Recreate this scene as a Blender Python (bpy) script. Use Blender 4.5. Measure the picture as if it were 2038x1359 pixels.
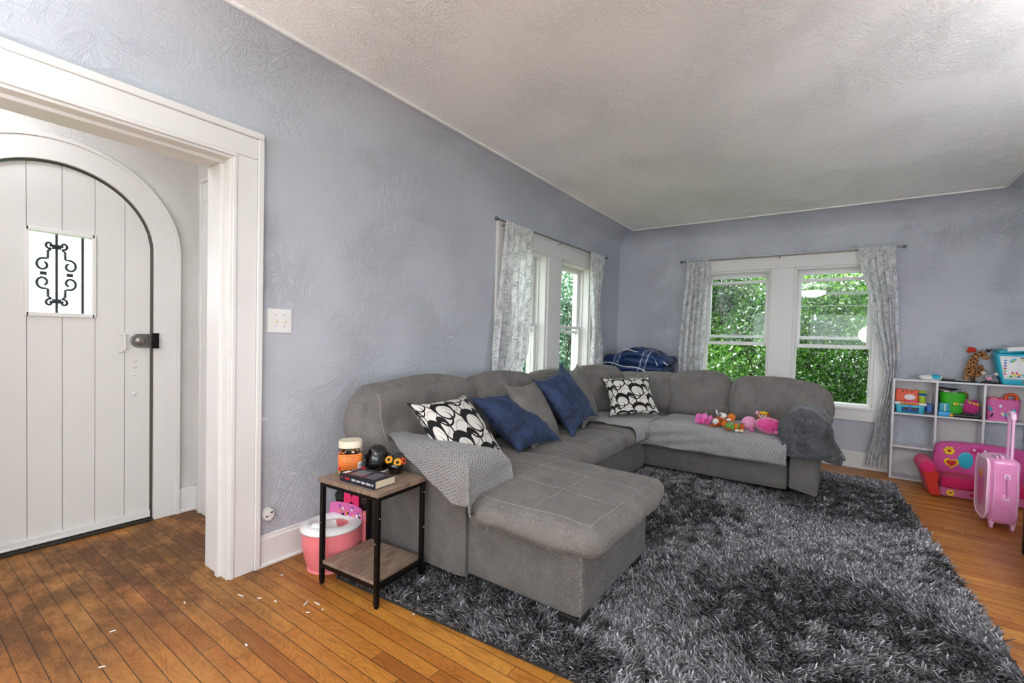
import bpy, bmesh, math, random
import numpy as np
from mathutils import Matrix, Vector, noise as mn
from mathutils.bvhtree import BVHTree
random.seed(7)
rng = np.random.default_rng(7)
PI = math.pi
for o in list(bpy.data.objects):
    bpy.data.objects.remove(o)
SC = bpy.context.scene
COL = SC.collection

# ------------------------------------------------------------------ camera
# world: X runs into the room along the left wall, Y to the left, Z up
W, D, H = 2.39, 5.592, 2.55          # left wall, far wall, ceiling
YR, XB = -1.38, -3.2                 # right wall, rear wall
cam_d = bpy.data.cameras.new('camera')
cam = bpy.data.objects.new('camera', cam_d)
COL.objects.link(cam)
SC.camera = cam
yaw, pit, rol = [math.radians(a) for a in (34.347, -1.517, 1.520)]
F = Vector((math.cos(pit)*math.cos(yaw), math.cos(pit)*math.sin(yaw), math.sin(pit)))
R0 = F.cross(Vector((0, 0, 1))).normalized()
U0 = R0.cross(F)
R = R0*math.cos(rol) + U0*math.sin(rol)
U = -R0*math.sin(rol) + U0*math.cos(rol)
cm = Matrix((R, U, -F)).transposed().to_4x4()
cm.translation = (0, 0, 1.2)
cam.matrix_world = cm
cam_d.sensor_fit = 'HORIZONTAL'
cam_d.sensor_width = 36.0
cam_d.lens = 36.0*903.95/2038
cam_d.shift_x = -(1048-1019)/2038
cam_d.shift_y = (697.4-679.5)/2038
cam_d.clip_start = 0.02
cam_d.clip_end = 200

# ------------------------------------------------------------------ light
world = bpy.data.worlds.new('overcast_sky')
SC.world = world
world.use_nodes = True
bg = world.node_tree.nodes['Background']
bg.inputs['Color'].default_value = (0.90, 0.95, 1.0, 1)
bg.inputs['Strength'].default_value = 3.6
sun_d = bpy.data.lights.new('sun', 'SUN')
sun_d.energy = 4.5
sun_d.angle = math.radians(4)
sun_d.color = (1.0, 0.96, 0.88)
sun = bpy.data.objects.new('sun', sun_d)
COL.objects.link(sun)
sun.rotation_euler = Vector((0.62, -0.05, -0.75)).to_track_quat('-Z', 'Y').to_euler()
LAMP_POWER = 34.0                    # emission scale of the ceiling bowl and the added lamps
ADDED_ENTRY_POWER = 24.0  # emission of the lamp added in the entry
vs = SC.view_settings
SC.display_settings.display_device = 'sRGB'
vs.view_transform = 'Standard'
vs.look = 'None'
vs.gamma = 1
vs.use_curve_mapping = False
vs.exposure = 0.38

# ------------------------------------------------------------------ node helpers
def lin(c):
    if isinstance(c, str):
        c = tuple(int(c[i:i+2], 16)/255 for i in (0, 2, 4))
    return tuple(x/12.92 if x <= 0.04045 else ((x+0.055)/1.055)**2.4 for x in c[:3]) + (1,)

class NT:
    """small wrapper round one node tree"""
    def __init__(s, name):
        s.m = bpy.data.materials.new(name)
        s.m.use_nodes = True
        s.t = s.m.node_tree
        s.p = s.t.nodes['Principled BSDF']
        s.out = s.t.nodes['Material Output']
    def n(s, typ, ins=None, **kw):
        nd = s.t.nodes.new(typ)
        for k, v in kw.items():
            setattr(nd, k, v)
        for k, v in (ins or {}).items():
            s.set(nd.inputs[k], v)
        return nd
    def set(s, sock, v):
        if isinstance(v, E):
            s.t.links.new(v.s, sock)
        elif isinstance(v, bpy.types.NodeSocket):
            s.t.links.new(v, sock)
        else:
            sock.default_value = v
    def e(s, sock):
        return E(s, sock)
    def obj(s):
        return s.n('ShaderNodeTexCoord').outputs['Object']
    def uv(s):
        return s.n('ShaderNodeTexCoord').outputs['UV']
    def xyz(s, vec):
        nd = s.n('ShaderNodeSeparateXYZ', {0: vec})
        return [E(s, o) for o in nd.outputs]
    def vec(s, x, y, z):
        return s.n('ShaderNodeCombineXYZ', {0: x, 1: y, 2: z}).outputs[0]
    def mapping(s, vec, scale=(1, 1, 1), rot=(0, 0, 0), loc=(0, 0, 0)):
        return s.n('ShaderNodeMapping', {'Vector': vec, 'Scale': scale, 'Rotation': rot, 'Location': loc}).outputs[0]
    def noise(s, vec, scale, detail=3, rough=0.5, dist=0, col=False):
        nd = s.n('ShaderNodeTexNoise', {'Vector': vec, 'Scale': scale, 'Detail': detail, 'Roughness': rough, 'Distortion': dist})
        return nd.outputs[1] if col else E(s, nd.outputs[0])
    def voro(s, vec, scale, feature='F1', out=0, rand=1):
        nd = s.n('ShaderNodeTexVoronoi', {'Vector': vec, 'Scale': scale, 'Randomness': rand}, feature=feature)
        return nd.outputs[out]
    def ramp(s, fac, stops, interp='LINEAR'):
        nd = s.n('ShaderNodeValToRGB', {'Fac': fac})
        cr = nd.color_ramp
        cr.interpolation = interp
        while len(cr.elements) < len(stops):
            cr.elements.new(0.5)
        for el, (p, c) in zip(cr.elements, stops):
            el.position = p
            el.color = lin(c) if isinstance(c, (str, tuple)) else (c, c, c, 1)
        return nd.outputs[0]
    def mix(s, fac, a, b, blend='MIX'):
        nd = s.n('ShaderNodeMix', data_type='RGBA', blend_type=blend)
        s.set(nd.inputs[0], fac)
        s.set(nd.inputs[6], a)
        s.set(nd.inputs[7], b)
        return nd.outputs[2]
    def bump(s, h, strength=0.5, dist=0.01, normal=None):
        ins = {'Height': h, 'Strength': strength, 'Distance': dist}
        if normal is not None:
            ins['Normal'] = normal
        return s.n('ShaderNodeBump', ins).outputs[0]
    def attr(s, name):
        return s.n('ShaderNodeAttribute', attribute_name=name)

class E:
    def __init__(s, nt, sock):
        s.nt, s.s = nt, sock
    def _op(s, op, *a, clamp=False):
        nd = s.nt.n('ShaderNodeMath', operation=op, use_clamp=clamp)
        for i, v in enumerate(a):
            s.nt.set(nd.inputs[i], v)
        return E(s.nt, nd.outputs[0])
    def __add__(s, o): return s._op('ADD', s, o)
    __radd__ = __add__
    def __sub__(s, o): return s._op('SUBTRACT', s, o)
    def __rsub__(s, o): return s._op('SUBTRACT', o, s)
    def __mul__(s, o): return s._op('MULTIPLY', s, o)
    __rmul__ = __mul__
    def __truediv__(s, o): return s._op('DIVIDE', s, o)
    def abs(s): return s._op('ABSOLUTE', s)
    def floor(s): return s._op('FLOOR', s)
    def fract(s): return s._op('FRACT', s)
    def sqrt(s): return s._op('SQRT', s)
    def sin(s): return s._op('SINE', s)
    def lt(s, o): return s._op('LESS_THAN', s, o)
    def gt(s, o): return s._op('GREATER_THAN', s, o)
    def max(s, o): return s._op('MAXIMUM', s, o)
    def min(s, o): return s._op('MINIMUM', s, o)
    def pow(s, o): return s._op('POWER', s, o)
    def mod(s, o): return s._op('MODULO', s, o)
    def clamp(s): return s._op('ADD', s, 0.0, clamp=True)

def plain(name, col, rough=0.5, metal=0.0, bump=None, vary=0.0, vscale=8, sheen=0.0, coat=0.0, emis=0, trans=0.0, alpha=1.0, ior=None, spec=None):
    nt = NT(name)
    p = nt.p
    c = lin(col)
    if vary:
        f = nt.noise(nt.obj(), vscale, 4)
        dark = tuple(x*(1-vary) for x in c[:3]) + (1,)
        lite = tuple(min(1, x*(1+vary)) for x in c[:3]) + (1,)
        nt.set(p.inputs['Base Color'], nt.mix(f, dark, lite))
    else:
        p.inputs['Base Color'].default_value = c
    p.inputs['Roughness'].default_value = rough
    p.inputs['Metallic'].default_value = metal
    p.inputs['Sheen Weight'].default_value = sheen
    p.inputs['Coat Weight'].default_value = coat
    p.inputs['Transmission Weight'].default_value = trans
    if ior: p.inputs['IOR'].default_value = ior
    if spec is not None: p.inputs['Specular IOR Level'].default_value = spec
    if emis:
        p.inputs['Emission Color'].default_value = c
        p.inputs['Emission Strength'].default_value = emis
    if bump:
        sc, st, ds = bump
        nt.set(p.inputs['Normal'], nt.bump(nt.noise(nt.obj(), sc, 4), st, ds))
    return nt.m

# ------------------------------------------------------------------ materials
def plaster(name, col, rough, amount, scale, dist):
    nt = NT(name)
    g = nt.n('ShaderNodeNewGeometry').outputs['Position']
    # trowel strokes: stretched, warped noise with ridges, patchy
    warp = nt.noise(g, 2.6, 2, col=True)
    gv = nt.n('ShaderNodeVectorMath', {0: g, 1: nt.n('ShaderNodeVectorMath', {0: warp, 'Scale': 0.35}, operation='SCALE').outputs[0]}, operation='ADD').outputs[0]
    a = nt.noise(gv, scale, 5, 0.62, 1.6)
    ridge = (1.0 - (a - 0.5).abs()*9.0).clamp().pow(3.0)
    b = nt.noise(gv, scale*3.1, 4, 0.6, 2.2)
    ridge2 = (1.0 - (b - 0.52).abs()*12.0).clamp().pow(2.0)
    patch = ((nt.noise(g, 1.9, 3) - 0.42)*5.0).clamp()
    fine = nt.noise(g, 60, 3)
    hgt = (ridge*0.8 + ridge2*0.45)*(patch*0.8 + 0.2) + fine*0.16
    nt.set(nt.p.inputs['Normal'], nt.bump(hgt, amount, dist))
    blot = nt.noise(g, 1.3, 4)
    c = lin(col)
    nt.set(nt.p.inputs['Base Color'], nt.mix(blot, tuple(x*0.94 for x in c[:3])+(1,), tuple(min(1, x*1.05) for x in c[:3])+(1,)))
    nt.p.inputs['Roughness'].default_value = rough
    return nt.m

M_WALL = plaster('lavender_grey_plaster', 'c3c7cf', 0.42, 0.62, 9, 0.007)
M_CEIL = plaster('white_textured_ceiling', 'f5f4f1', 0.5, 0.6, 10, 0.008)
M_VEST = plaster('white_vestibule_plaster', 'dddcd8', 0.5, 0.5, 7, 0.006)

def painted(name, col, rough=0.35):
    nt = NT(name)
    g = nt.n('ShaderNodeNewGeometry').outputs['Position']
    f = nt.noise(g, 4, 4)
    c = lin(col)
    chips = (nt.noise(g, 38, 5, 0.7) - 0.715)*30.0
    base = nt.mix(f, tuple(x*0.93 for x in c[:3])+(1,), c)
    z = nt.xyz(g)[2]
    low = ((0.35 - z)*3.0).clamp()*0.7 + 0.10
    base = nt.mix((chips.clamp()*low), base, lin('6d665c'))
    nt.set(nt.p.inputs['Base Color'], base)
    nt.set(nt.p.inputs['Normal'], nt.bump(nt.noise(g, 22, 4), 0.18, 0.004))
    nt.p.inputs['Roughness'].default_value = rough
    return nt.m
M_TRIM = painted('white_gloss_trim_paint', 'e8e7e4')
M_DOOR = painted('white_door_paint', 'e2e1dd', 0.4)
M_SASH = painted('white_sash_paint', 'efefef', 0.3)

def wood_floor():
    nt = NT('oak_strip_floor')
    g = nt.n('ShaderNodeNewGeometry').outputs['Position']
    x, y, z = nt.xyz(g)
    pw = 0.0583
    bx = x/pw
    idx = bx.floor()
    fx = bx.fract()
    wn = nt.n('ShaderNodeTexWhiteNoise', noise_dimensions='1D')
    nt.set(wn.inputs['W'], idx)
    r1 = E(nt, wn.outputs['Value'])
    ly = y/(0.85 + 0.5*r1) + r1*17.0
    idy = ly.floor()
    fy = ly.fract()
    wn2 = nt.n('ShaderNodeTexWhiteNoise', noise_dimensions='2D')
    nt.set(wn2.inputs['Vector'], nt.vec(idx, idy, 0.0))
    r2 = E(nt, wn2.outputs['Value'])
    # grain runs along Y, offset board by board; cathedral rings from distorted waves
    off = nt.vec(x*1.0 + r2*31.0, y*0.13 + r2*7.0, r2*11.0)
    grain = nt.noise(off, 52, 6, 0.6, 0.5)
    rings = nt.noise(nt.vec(x*1.0 + r2*13.0, y*0.22 + r2*5.0, r2*3.0), 8, 2, 0.5, 0.4)
    ring = (rings*26.0).fract()
    ring = ((ring - 0.5).abs()*2.0).pow(2.2)
    tone = nt.ramp(r2, [(0.0, '9c5f25'), (0.12, 'b06b28'), (0.5, 'bb7730'), (1.0, 'cb8b3b')])
    c = nt.mix((ring*0.5 + (grain - 0.4)*1.3).clamp()*0.6, tone, lin('5a2f0e'))
    pale = ((nt.noise(nt.vec(x, y*0.5, 0.0), 5, 4, 0.6) - 0.52)*5.0).clamp()
    c = nt.mix(pale*0.40, c, lin('cb9750'))
    # grime: ground-in dirt by the front door and scattered worn patches
    def spot(cx, cy, rx, ry):
        dx = (x - cx)/rx
        dy = (y - cy)/ry
        return (1.0 - (dx*dx + dy*dy).sqrt()).clamp()
    s = spot(0.85, 2.95, 1.1, 1.3).max(spot(0.15, 2.7, 0.9, 1.1)) .max(spot(1.2, 3.3, 0.7, 0.8))
    n1 = nt.noise(nt.vec(x*1.0, y*0.55, 0.0), 6, 6, 0.7)
    dirt = (s*1.8*((n1 - 0.30)*3.2).clamp()).clamp()
    n2 = nt.noise(nt.vec(x, y, 0.0), 3.1, 5, 0.7)
    worn = ((n2 - 0.60)*6.0).clamp()*0.45
    speck = ((nt.noise(g, 120, 3, 0.6) - 0.50)*6.0).clamp()
    c = nt.mix((dirt*0.72), c, lin('3a2a1c'))
    c = nt.mix(worn*(speck*0.6 + 0.4), c, lin('4a3018'))
    streak = ((nt.noise(nt.vec(x*1.0, y*0.06 + r2*3.0, r2*5.0), 34, 4, 0.6) - 0.54)*6.0).clamp()
    c = nt.mix(streak*0.35, c, lin('6b3c14'))
    c = nt.mix((dirt*speck*0.55), c, lin('1d1712'))
    # seams
    gap = (fx.lt(0.045)).max((fy*(0.85 + 0.5*r1)).lt(0.0022))
    c = nt.mix(gap*0.95, c, lin('150b05'))
    nt.set(nt.p.inputs['Base Color'], c)
    nt.set(nt.p.inputs['Roughness'], 0.30 + grain*0.22 + dirt*0.25)
    nt.set(nt.p.inputs['Normal'], nt.bump(grain*0.3 - gap*1.5 - ring*0.15, 0.35, 0.003))
    return nt.m
M_FLOOR = wood_floor()

def fabric(name, col, vary=0.22, weave=700, lint=0.0, rough=0.95, bstr=0.5, sheen=0.1, blot=5):
    nt = NT(name)
    o = nt.n('ShaderNodeNewGeometry').outputs['Position']
    c = lin(col)
    f = (nt.noise(o, blot, 5, 0.65)*1.0 + nt.noise(o, 90, 3)*0.5 - 0.25).clamp()
    base = nt.mix(f, tuple(x*(1-vary) for x in c[:3])+(1,), tuple(min(1, x*(1+vary)) for x in c[:3])+(1,))
    w = nt.noise(o, weave, 2)
    base = nt.mix((w*0.35), base, tuple(x*0.55 for x in c[:3])+(1,))
    if lint:
        l = ((nt.noise(nt.mapping(o, (1, 1, 1), (0.3, 0.5, 0.7)), 240, 2, 0.5, 2.5) - 0.635)*16.0).clamp()
        big = nt.noise(o, 6, 3)
        base = nt.mix(l*big*lint, base, lin('d8d6d2'))
    nt.set(nt.p.inputs['Base Color'], base)
    nt.set(nt.p.inputs['Normal'], nt.bump(w + nt.noise(o, 60, 3)*0.8, bstr, 0.002))
    nt.p.inputs['Roughness'].default_value = rough
    nt.p.inputs['Sheen Weight'].default_value = sheen
    nt.p.inputs['Sheen Roughness'].default_value = 0.5
    nt.p.inputs['Specular IOR Level'].default_value = 0.15
    return nt.m
M_SOFA = fabric('worn_grey_upholstery', '797571', 0.55, 500, 1.0, blot=7)
M_SOFA_SIDE = fabric('coarse_grey_upholstery', '6b6864', 0.45, 330, 1.0, bstr=0.9, blot=9)
M_STITCH = plain('pale_thread', 'a3a09b', 0.9)
M_BLACK = plain('matte_black', '0c0c0d', 0.6)
M_BLACKGLOSS = plain('gloss_black_plastic', '060607', 0.12, coat=0.5)
M_BLACKMETAL = plain('black_powder_coat', '161314', 0.42, 0.6)
M_STEEL = plain('brushed_nickel', '8d8b88', 0.3, 0.9)
M_WROUGHT = plain('dark_wrought_iron', '3d3f42', 0.5, 0.5)

def woven(name, c1, c2, s=34):
    """basket-weave throw: alternating blocks of over-under strands, from UVs in metres"""
    nt = NT(name)
    u, v, _ = nt.xyz(nt.uv())
    a = (u + v)*0.70710678*s
    b = (u - v)*0.70710678*s
    ca = a.floor(); cb = b.floor()
    par = ((ca + cb).mod(2.0)).abs()
    par = par.gt(0.5)
    sa = ((a*2.0).fract() - 0.5).abs()*2.0
    sb = ((b*2.0).fract() - 0.5).abs()*2.0
    strand = par*sa + (1.0 - par)*sb
    o = nt.n('ShaderNodeNewGeometry').outputs['Position']
    n = nt.noise(o, 8, 4)
    base = nt.mix((strand.pow(1.6)*0.85 + n*0.2).clamp(), lin(c1), lin(c2))
    nt.set(nt.p.inputs['Base Color'], base)
    nt.set(nt.p.inputs['Normal'], nt.bump(1.0 - strand, 0.7, 0.003))
    nt.p.inputs['Roughness'].default_value = 0.9
    nt.p.inputs['Sheen Weight'].default_value = 0.3
    return nt.m
M_THROW = woven('grey_basketweave_throw', 'a19f9e', '4f4f51')
M_THROW_LIGHT = woven('pale_grey_basketweave_throw', 'aeadac', '66676a', 30)
M_THROW_DARK = woven('charcoal_basketweave_throw', '5f6164', '1e1f22', 36)

def velvet(name, col, hi):
    nt = NT(name)
    o = nt.obj()
    f = ((nt.noise(o, 7, 5, 0.7, 1.0) - 0.33)*2.4).clamp()
    nt.set(nt.p.inputs['Base Color'], nt.mix(f, lin(col), lin(hi)))
    nt.p.inputs['Roughness'].default_value = 0.75
    nt.p.inputs['Sheen Weight'].default_value = 0.25
    nt.p.inputs['Sheen Roughness'].default_value = 0.35
    nt.p.inputs['Sheen Tint'].default_value = lin('8fa3c9')
    nt.set(nt.p.inputs['Normal'], nt.bump(nt.noise(o, 40, 3), 0.3, 0.003))
    return nt.m
M_BLUE = velvet('crushed_navy_velvet', '131d36', '3a4f78')
M_NAVY = velvet('very_dark_navy_velvet', '080b18', '10162a')

def links_print(name):
    """cream cotton printed with chains of black interlocking rings"""
    nt = NT(name)
    u, v, _ = nt.xyz(nt.uv())
    U3 = u*9.4
    V3 = v*6.4
    def ring(du, dv, rx, ry, w, thick):
        a = U3 + du
        col = a.floor()
        b = V3 + dv + (col.mod(2.0)).abs()*0.5
        x = (a.fract() - 0.5)
        y = (b.fract() - 0.5)
        xx = x*0.96 + y*0.18
        d = ((xx/rx)*(xx/rx) + (y/ry)*(y/ry)).sqrt()
        ww = w + thick*((y*5.0)).max(-0.2).min(1.0)
        return (d - 1.0).abs().lt(ww)
    black = ring(0, 0, 0.36, 0.30, 0.13, 0.20).max(ring(0.42, 0.5, 0.22, 0.30, 0.16, 0.12))
    black = black.max(ring(0.2, 0.22, 0.30, 0.22, 0.10, -0.10))
    grey = ring(0.62, 0.25, 0.34, 0.36, 0.07, 0.0)
    n = nt.noise(nt.obj(), 300, 2)
    base = nt.mix(n*0.3, lin('e6e2da'), lin('bdb8b0'))
    base = nt.mix(grey*0.5, base, lin('8d8784'))
    base = nt.mix(black, base, lin('0b0b0d'))
    nt.set(nt.p.inputs['Base Color'], base)
    nt.p.inputs['Roughness'].default_value = 0.85
    nt.set(nt.p.inputs['Normal'], nt.bump(n, 0.3, 0.002))
    return nt.m
M_LINKS = links_print('black_ring_print_cotton')

def curtain_mat():
    nt = NT('white_crackle_curtain')
    o = nt.uv()
    v = E(nt, nt.voro(nt.mapping(o, (1, 1, 1)), 42, 'DISTANCE_TO_EDGE'))
    v2 = E(nt, nt.voro(nt.mapping(o, (1, 1, 1), loc=(3, 1, 0)), 95, 'DISTANCE_TO_EDGE'))
    n = nt.noise(o, 11, 5, 0.7)
    m = (v.lt(0.11)*0.55 + v2.lt(0.10)*0.5).clamp()*((n - 0.36)*4.0).clamp()
    base = nt.mix(m*0.9, lin('fbfbfb'), lin('80848c'))
    d = nt.n('ShaderNodeBsdfDiffuse', {'Color': base})
    t = nt.n('ShaderNodeBsdfTranslucent', {'Color': base})
    mx = nt.n('ShaderNodeMixShader', {0: 0.28, 1: d.outputs[0], 2: t.outputs[0]})
    nt.t.links.new(mx.outputs[0], nt.out.inputs['Surface'])
    return nt.m
M_CURTAIN = curtain_mat()

def leaf_mat(name, stops, trans=0.45):
    nt = NT(name)
    a = nt.attr('tone').outputs['Fac']
    base = nt.ramp(a, stops)
    d = nt.n('ShaderNodeBsdfDiffuse', {'Color': base})
    t = nt.n('ShaderNodeBsdfTranslucent', {'Color': base})
    g = nt.n('ShaderNodeBsdfGlossy', {'Color': (1, 1, 1, 1), 'Roughness': 0.35})
    mx = nt.n('ShaderNodeMixShader', {0: trans, 1: d.outputs[0], 2: t.outputs[0]})
    fr = nt.n('ShaderNodeFresnel', {'IOR': 1.4})
    mx2 = nt.n('ShaderNodeMixShader', {0: fr.outputs[0], 1: mx.outputs[0], 2: g.outputs[0]})
    nt.t.links.new(mx2.outputs[0], nt.out.inputs['Surface'])
    return nt.m
M_LEAF = leaf_mat('glossy_green_leaf', [(0, '16300c'), (0.4, '356b17'), (0.75, '5c9a24'), (1, '9cca4c')])
M_LEAF2 = leaf_mat('blue_green_leaf', [(0, '17382a'), (0.5, '3a7a4c'), (1, '86bf86')])
M_BARK = plain('dark_bark', '2e251d', 0.9, bump=(60, 0.8, 0.01))
M_GRASS = plain('lawn', '4d7a2c', 0.9, vary=0.4, vscale=12)

def glass_mat():
    nt = NT('window_glass')
    tr = nt.n('ShaderNodeBsdfTransparent', {'Color': (0.96, 0.98, 0.97, 1)})
    gl = nt.n('ShaderNodeBsdfGlossy', {'Color': (1, 1, 1, 1), 'Roughness': 0.02})
    fc = E(nt, nt.n('ShaderNodeLayerWeight', {'Blend': 0.5}).outputs['Facing']).pow(5.0)*0.7 + 0.015
    mx = nt.n('ShaderNodeMixShader', {0: fc, 1: tr.outputs[0], 2: gl.outputs[0]})
    nt.t.links.new(mx.outputs[0], nt.out.inputs['Surface'])
    return nt.m
M_GLASS = glass_mat()

def ripple_glass():
    nt = NT('rippled_door_glass')
    o = nt.n('ShaderNodeNewGeometry').outputs['Position']
    nt.p.inputs['Base Color'].default_value = (0.95, 0.97, 1, 1)
    nt.p.inputs['Transmission Weight'].default_value = 1
    nt.p.inputs['Roughness'].default_value = 0.06
    nt.p.inputs['IOR'].default_value = 1.12
    nt.set(nt.p.inputs['Normal'], nt.bump(nt.noise(o, 40, 3), 0.25, 0.01))
    return nt.m
M_RIPPLE = ripple_glass()

def rug_mat():
    nt = NT('shag_yarn')
    a = nt.attr('tone').outputs['Fac']
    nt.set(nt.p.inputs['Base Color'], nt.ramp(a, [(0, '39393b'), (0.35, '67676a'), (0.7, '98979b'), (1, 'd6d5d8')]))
    nt.p.inputs['Roughness'].default_value = 0.8
    nt.p.inputs['Specular IOR Level'].default_value = 0.3
    return nt.m
M_RUG = rug_mat()
M_RUGBACK = plain('rug_backing', '2a2a2c', 0.95, bump=(200, 0.6, 0.004))

def rustic():
    nt = NT('rustic_brown_board')
    o = nt.obj()
    x, y, z = nt.xyz(o)
    g = nt.noise(nt.vec(x*1.6, y*9.0, z), 6, 6, 0.65, 0.6)
    st = nt.noise(nt.vec(x*1.0, y*1.0, z), 7, 4)
    c = nt.ramp(g, [(0.25, '5c4a3e'), (0.5, '8a7464'), (0.75, 'a8937f')])
    c = nt.mix(((st - 0.5)*3.0).clamp()*0.5, c, lin('55493f'))
    nt.set(nt.p.inputs['Base Color'], c)
    nt.p.inputs['Roughness'].default_value = 0.45
    nt.set(nt.p.inputs['Normal'], nt.bump(g, 0.2, 0.002))
    return nt.m
M_RUSTIC = rustic()

def comforter_mat():
    nt = NT('navy_striped_comforter')
    u, v, _ = nt.xyz(nt.uv())
    n = nt.noise(nt.obj(), 5, 4)
    st = (u.fract() - 0.5).abs()
    s1 = (st - 0.085).abs().lt(0.008)
    s2 = (st - 0.11).abs().lt(0.005)
    base = nt.mix(n, lin('040c22'), lin('16407f'))
    base = nt.mix(st.lt(0.085)*0.18, base, lin('6a7ba6'))
    base = nt.mix(s1.max(s2)*0.85, base, lin('c9d2e6'))
    nt.set(nt.p.inputs['Base Color'], base)
    nt.p.inputs['Roughness'].default_value = 0.45
    nt.p.inputs['Sheen Weight'].default_value = 0.05
    return nt.m
M_COMF = comforter_mat()

def spots_mat(name, base, spot, scale, thr=0.11, kind='edge'):
    nt = NT(name)
    o = nt.obj()
    if kind == 'edge':
        v = E(nt, nt.voro(o, scale, 'DISTANCE_TO_EDGE'))
        m = v.gt(thr)
    elif kind == 'stripe':
        x, y, z = nt.xyz(o)
        n = nt.noise(o, scale, 2, 0.5, 1.5)
        m = ((n*7.0).fract()).gt(0.5)
    else:
        v = E(nt, nt.voro(o, scale))
        m = v.lt(thr)
    nt.set(nt.p.inputs['Base Color'], nt.mix(m, lin(base), lin(spot)))
    nt.p.inputs['Roughness'].default_value = 0.95
    nt.p.inputs['Sheen Weight'].default_value = 0.4
    nt.set(nt.p.inputs['Normal'], nt.bump(nt.noise(o, 300, 2), 0.5, 0.003))
    return nt.m
M_GIRAFFE = spots_mat('giraffe_plush', 'c08a4a', '4a1f0c', 42, 0.10)
M_ZEBRA = spots_mat('grey_striped_plush', 'c4c6ca', '2b2d33', 26, kind='stripe')
def plush(name, col, spec=0.1):
    return plain(name, col, 0.95, bump=(220, 0.7, 0.004), vary=0.12, vscale=60, sheen=0.12)
P = {k: plush('plush_'+k, v) for k, v in dict(pink='f07cc4', hotpink='f25aa8', magenta='c2347e', palepink='f7a8cf', orange='e0791f', rust='b4531a', white='ece7e0', cream='e6cfa4', grey='77797e', dark='2a2b2e', green='6f9e46', yellow='e8c21e', red='c8321f', tan='a87c4c', fuchsia='d61f63').items()}
def pl(name, col, rough=0.35):
    return plain(name, col, rough)
K = {k: pl('plastic_'+k, v) for k, v in dict(white='ececea', turquoise='2bb6cf', blue='1d5fae', sky='38a6dd', orange='e2521f', amber='f2a31c', lime='a9c934', green='35b51c', pink='e0629c', hotpink='e72d6c', salmon='ea7f86', yellow='f0d21f', red='c8202a', black='111113', purple='7a4fb0', cream='e6dcc2', teal='2f9fb2', grey='9a9a9c', brown='6b4127', rose='de6fae').items()}
M_CUBE = plain('white_laminate', 'dcdbdd', 0.35, bump=(30, 0.05, 0.002))
M_CUBEBACK = plain('off_white_hardboard', 'cfcccb', 0.6)
M_PAPER = plain('book_paper', 'd9cbb0', 0.8, bump=(300, 0.5, 0.002))
M_BOOK = plain('dark_blue_book_cover', '1c2230', 0.35, vary=0.3, vscale=14)

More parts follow.
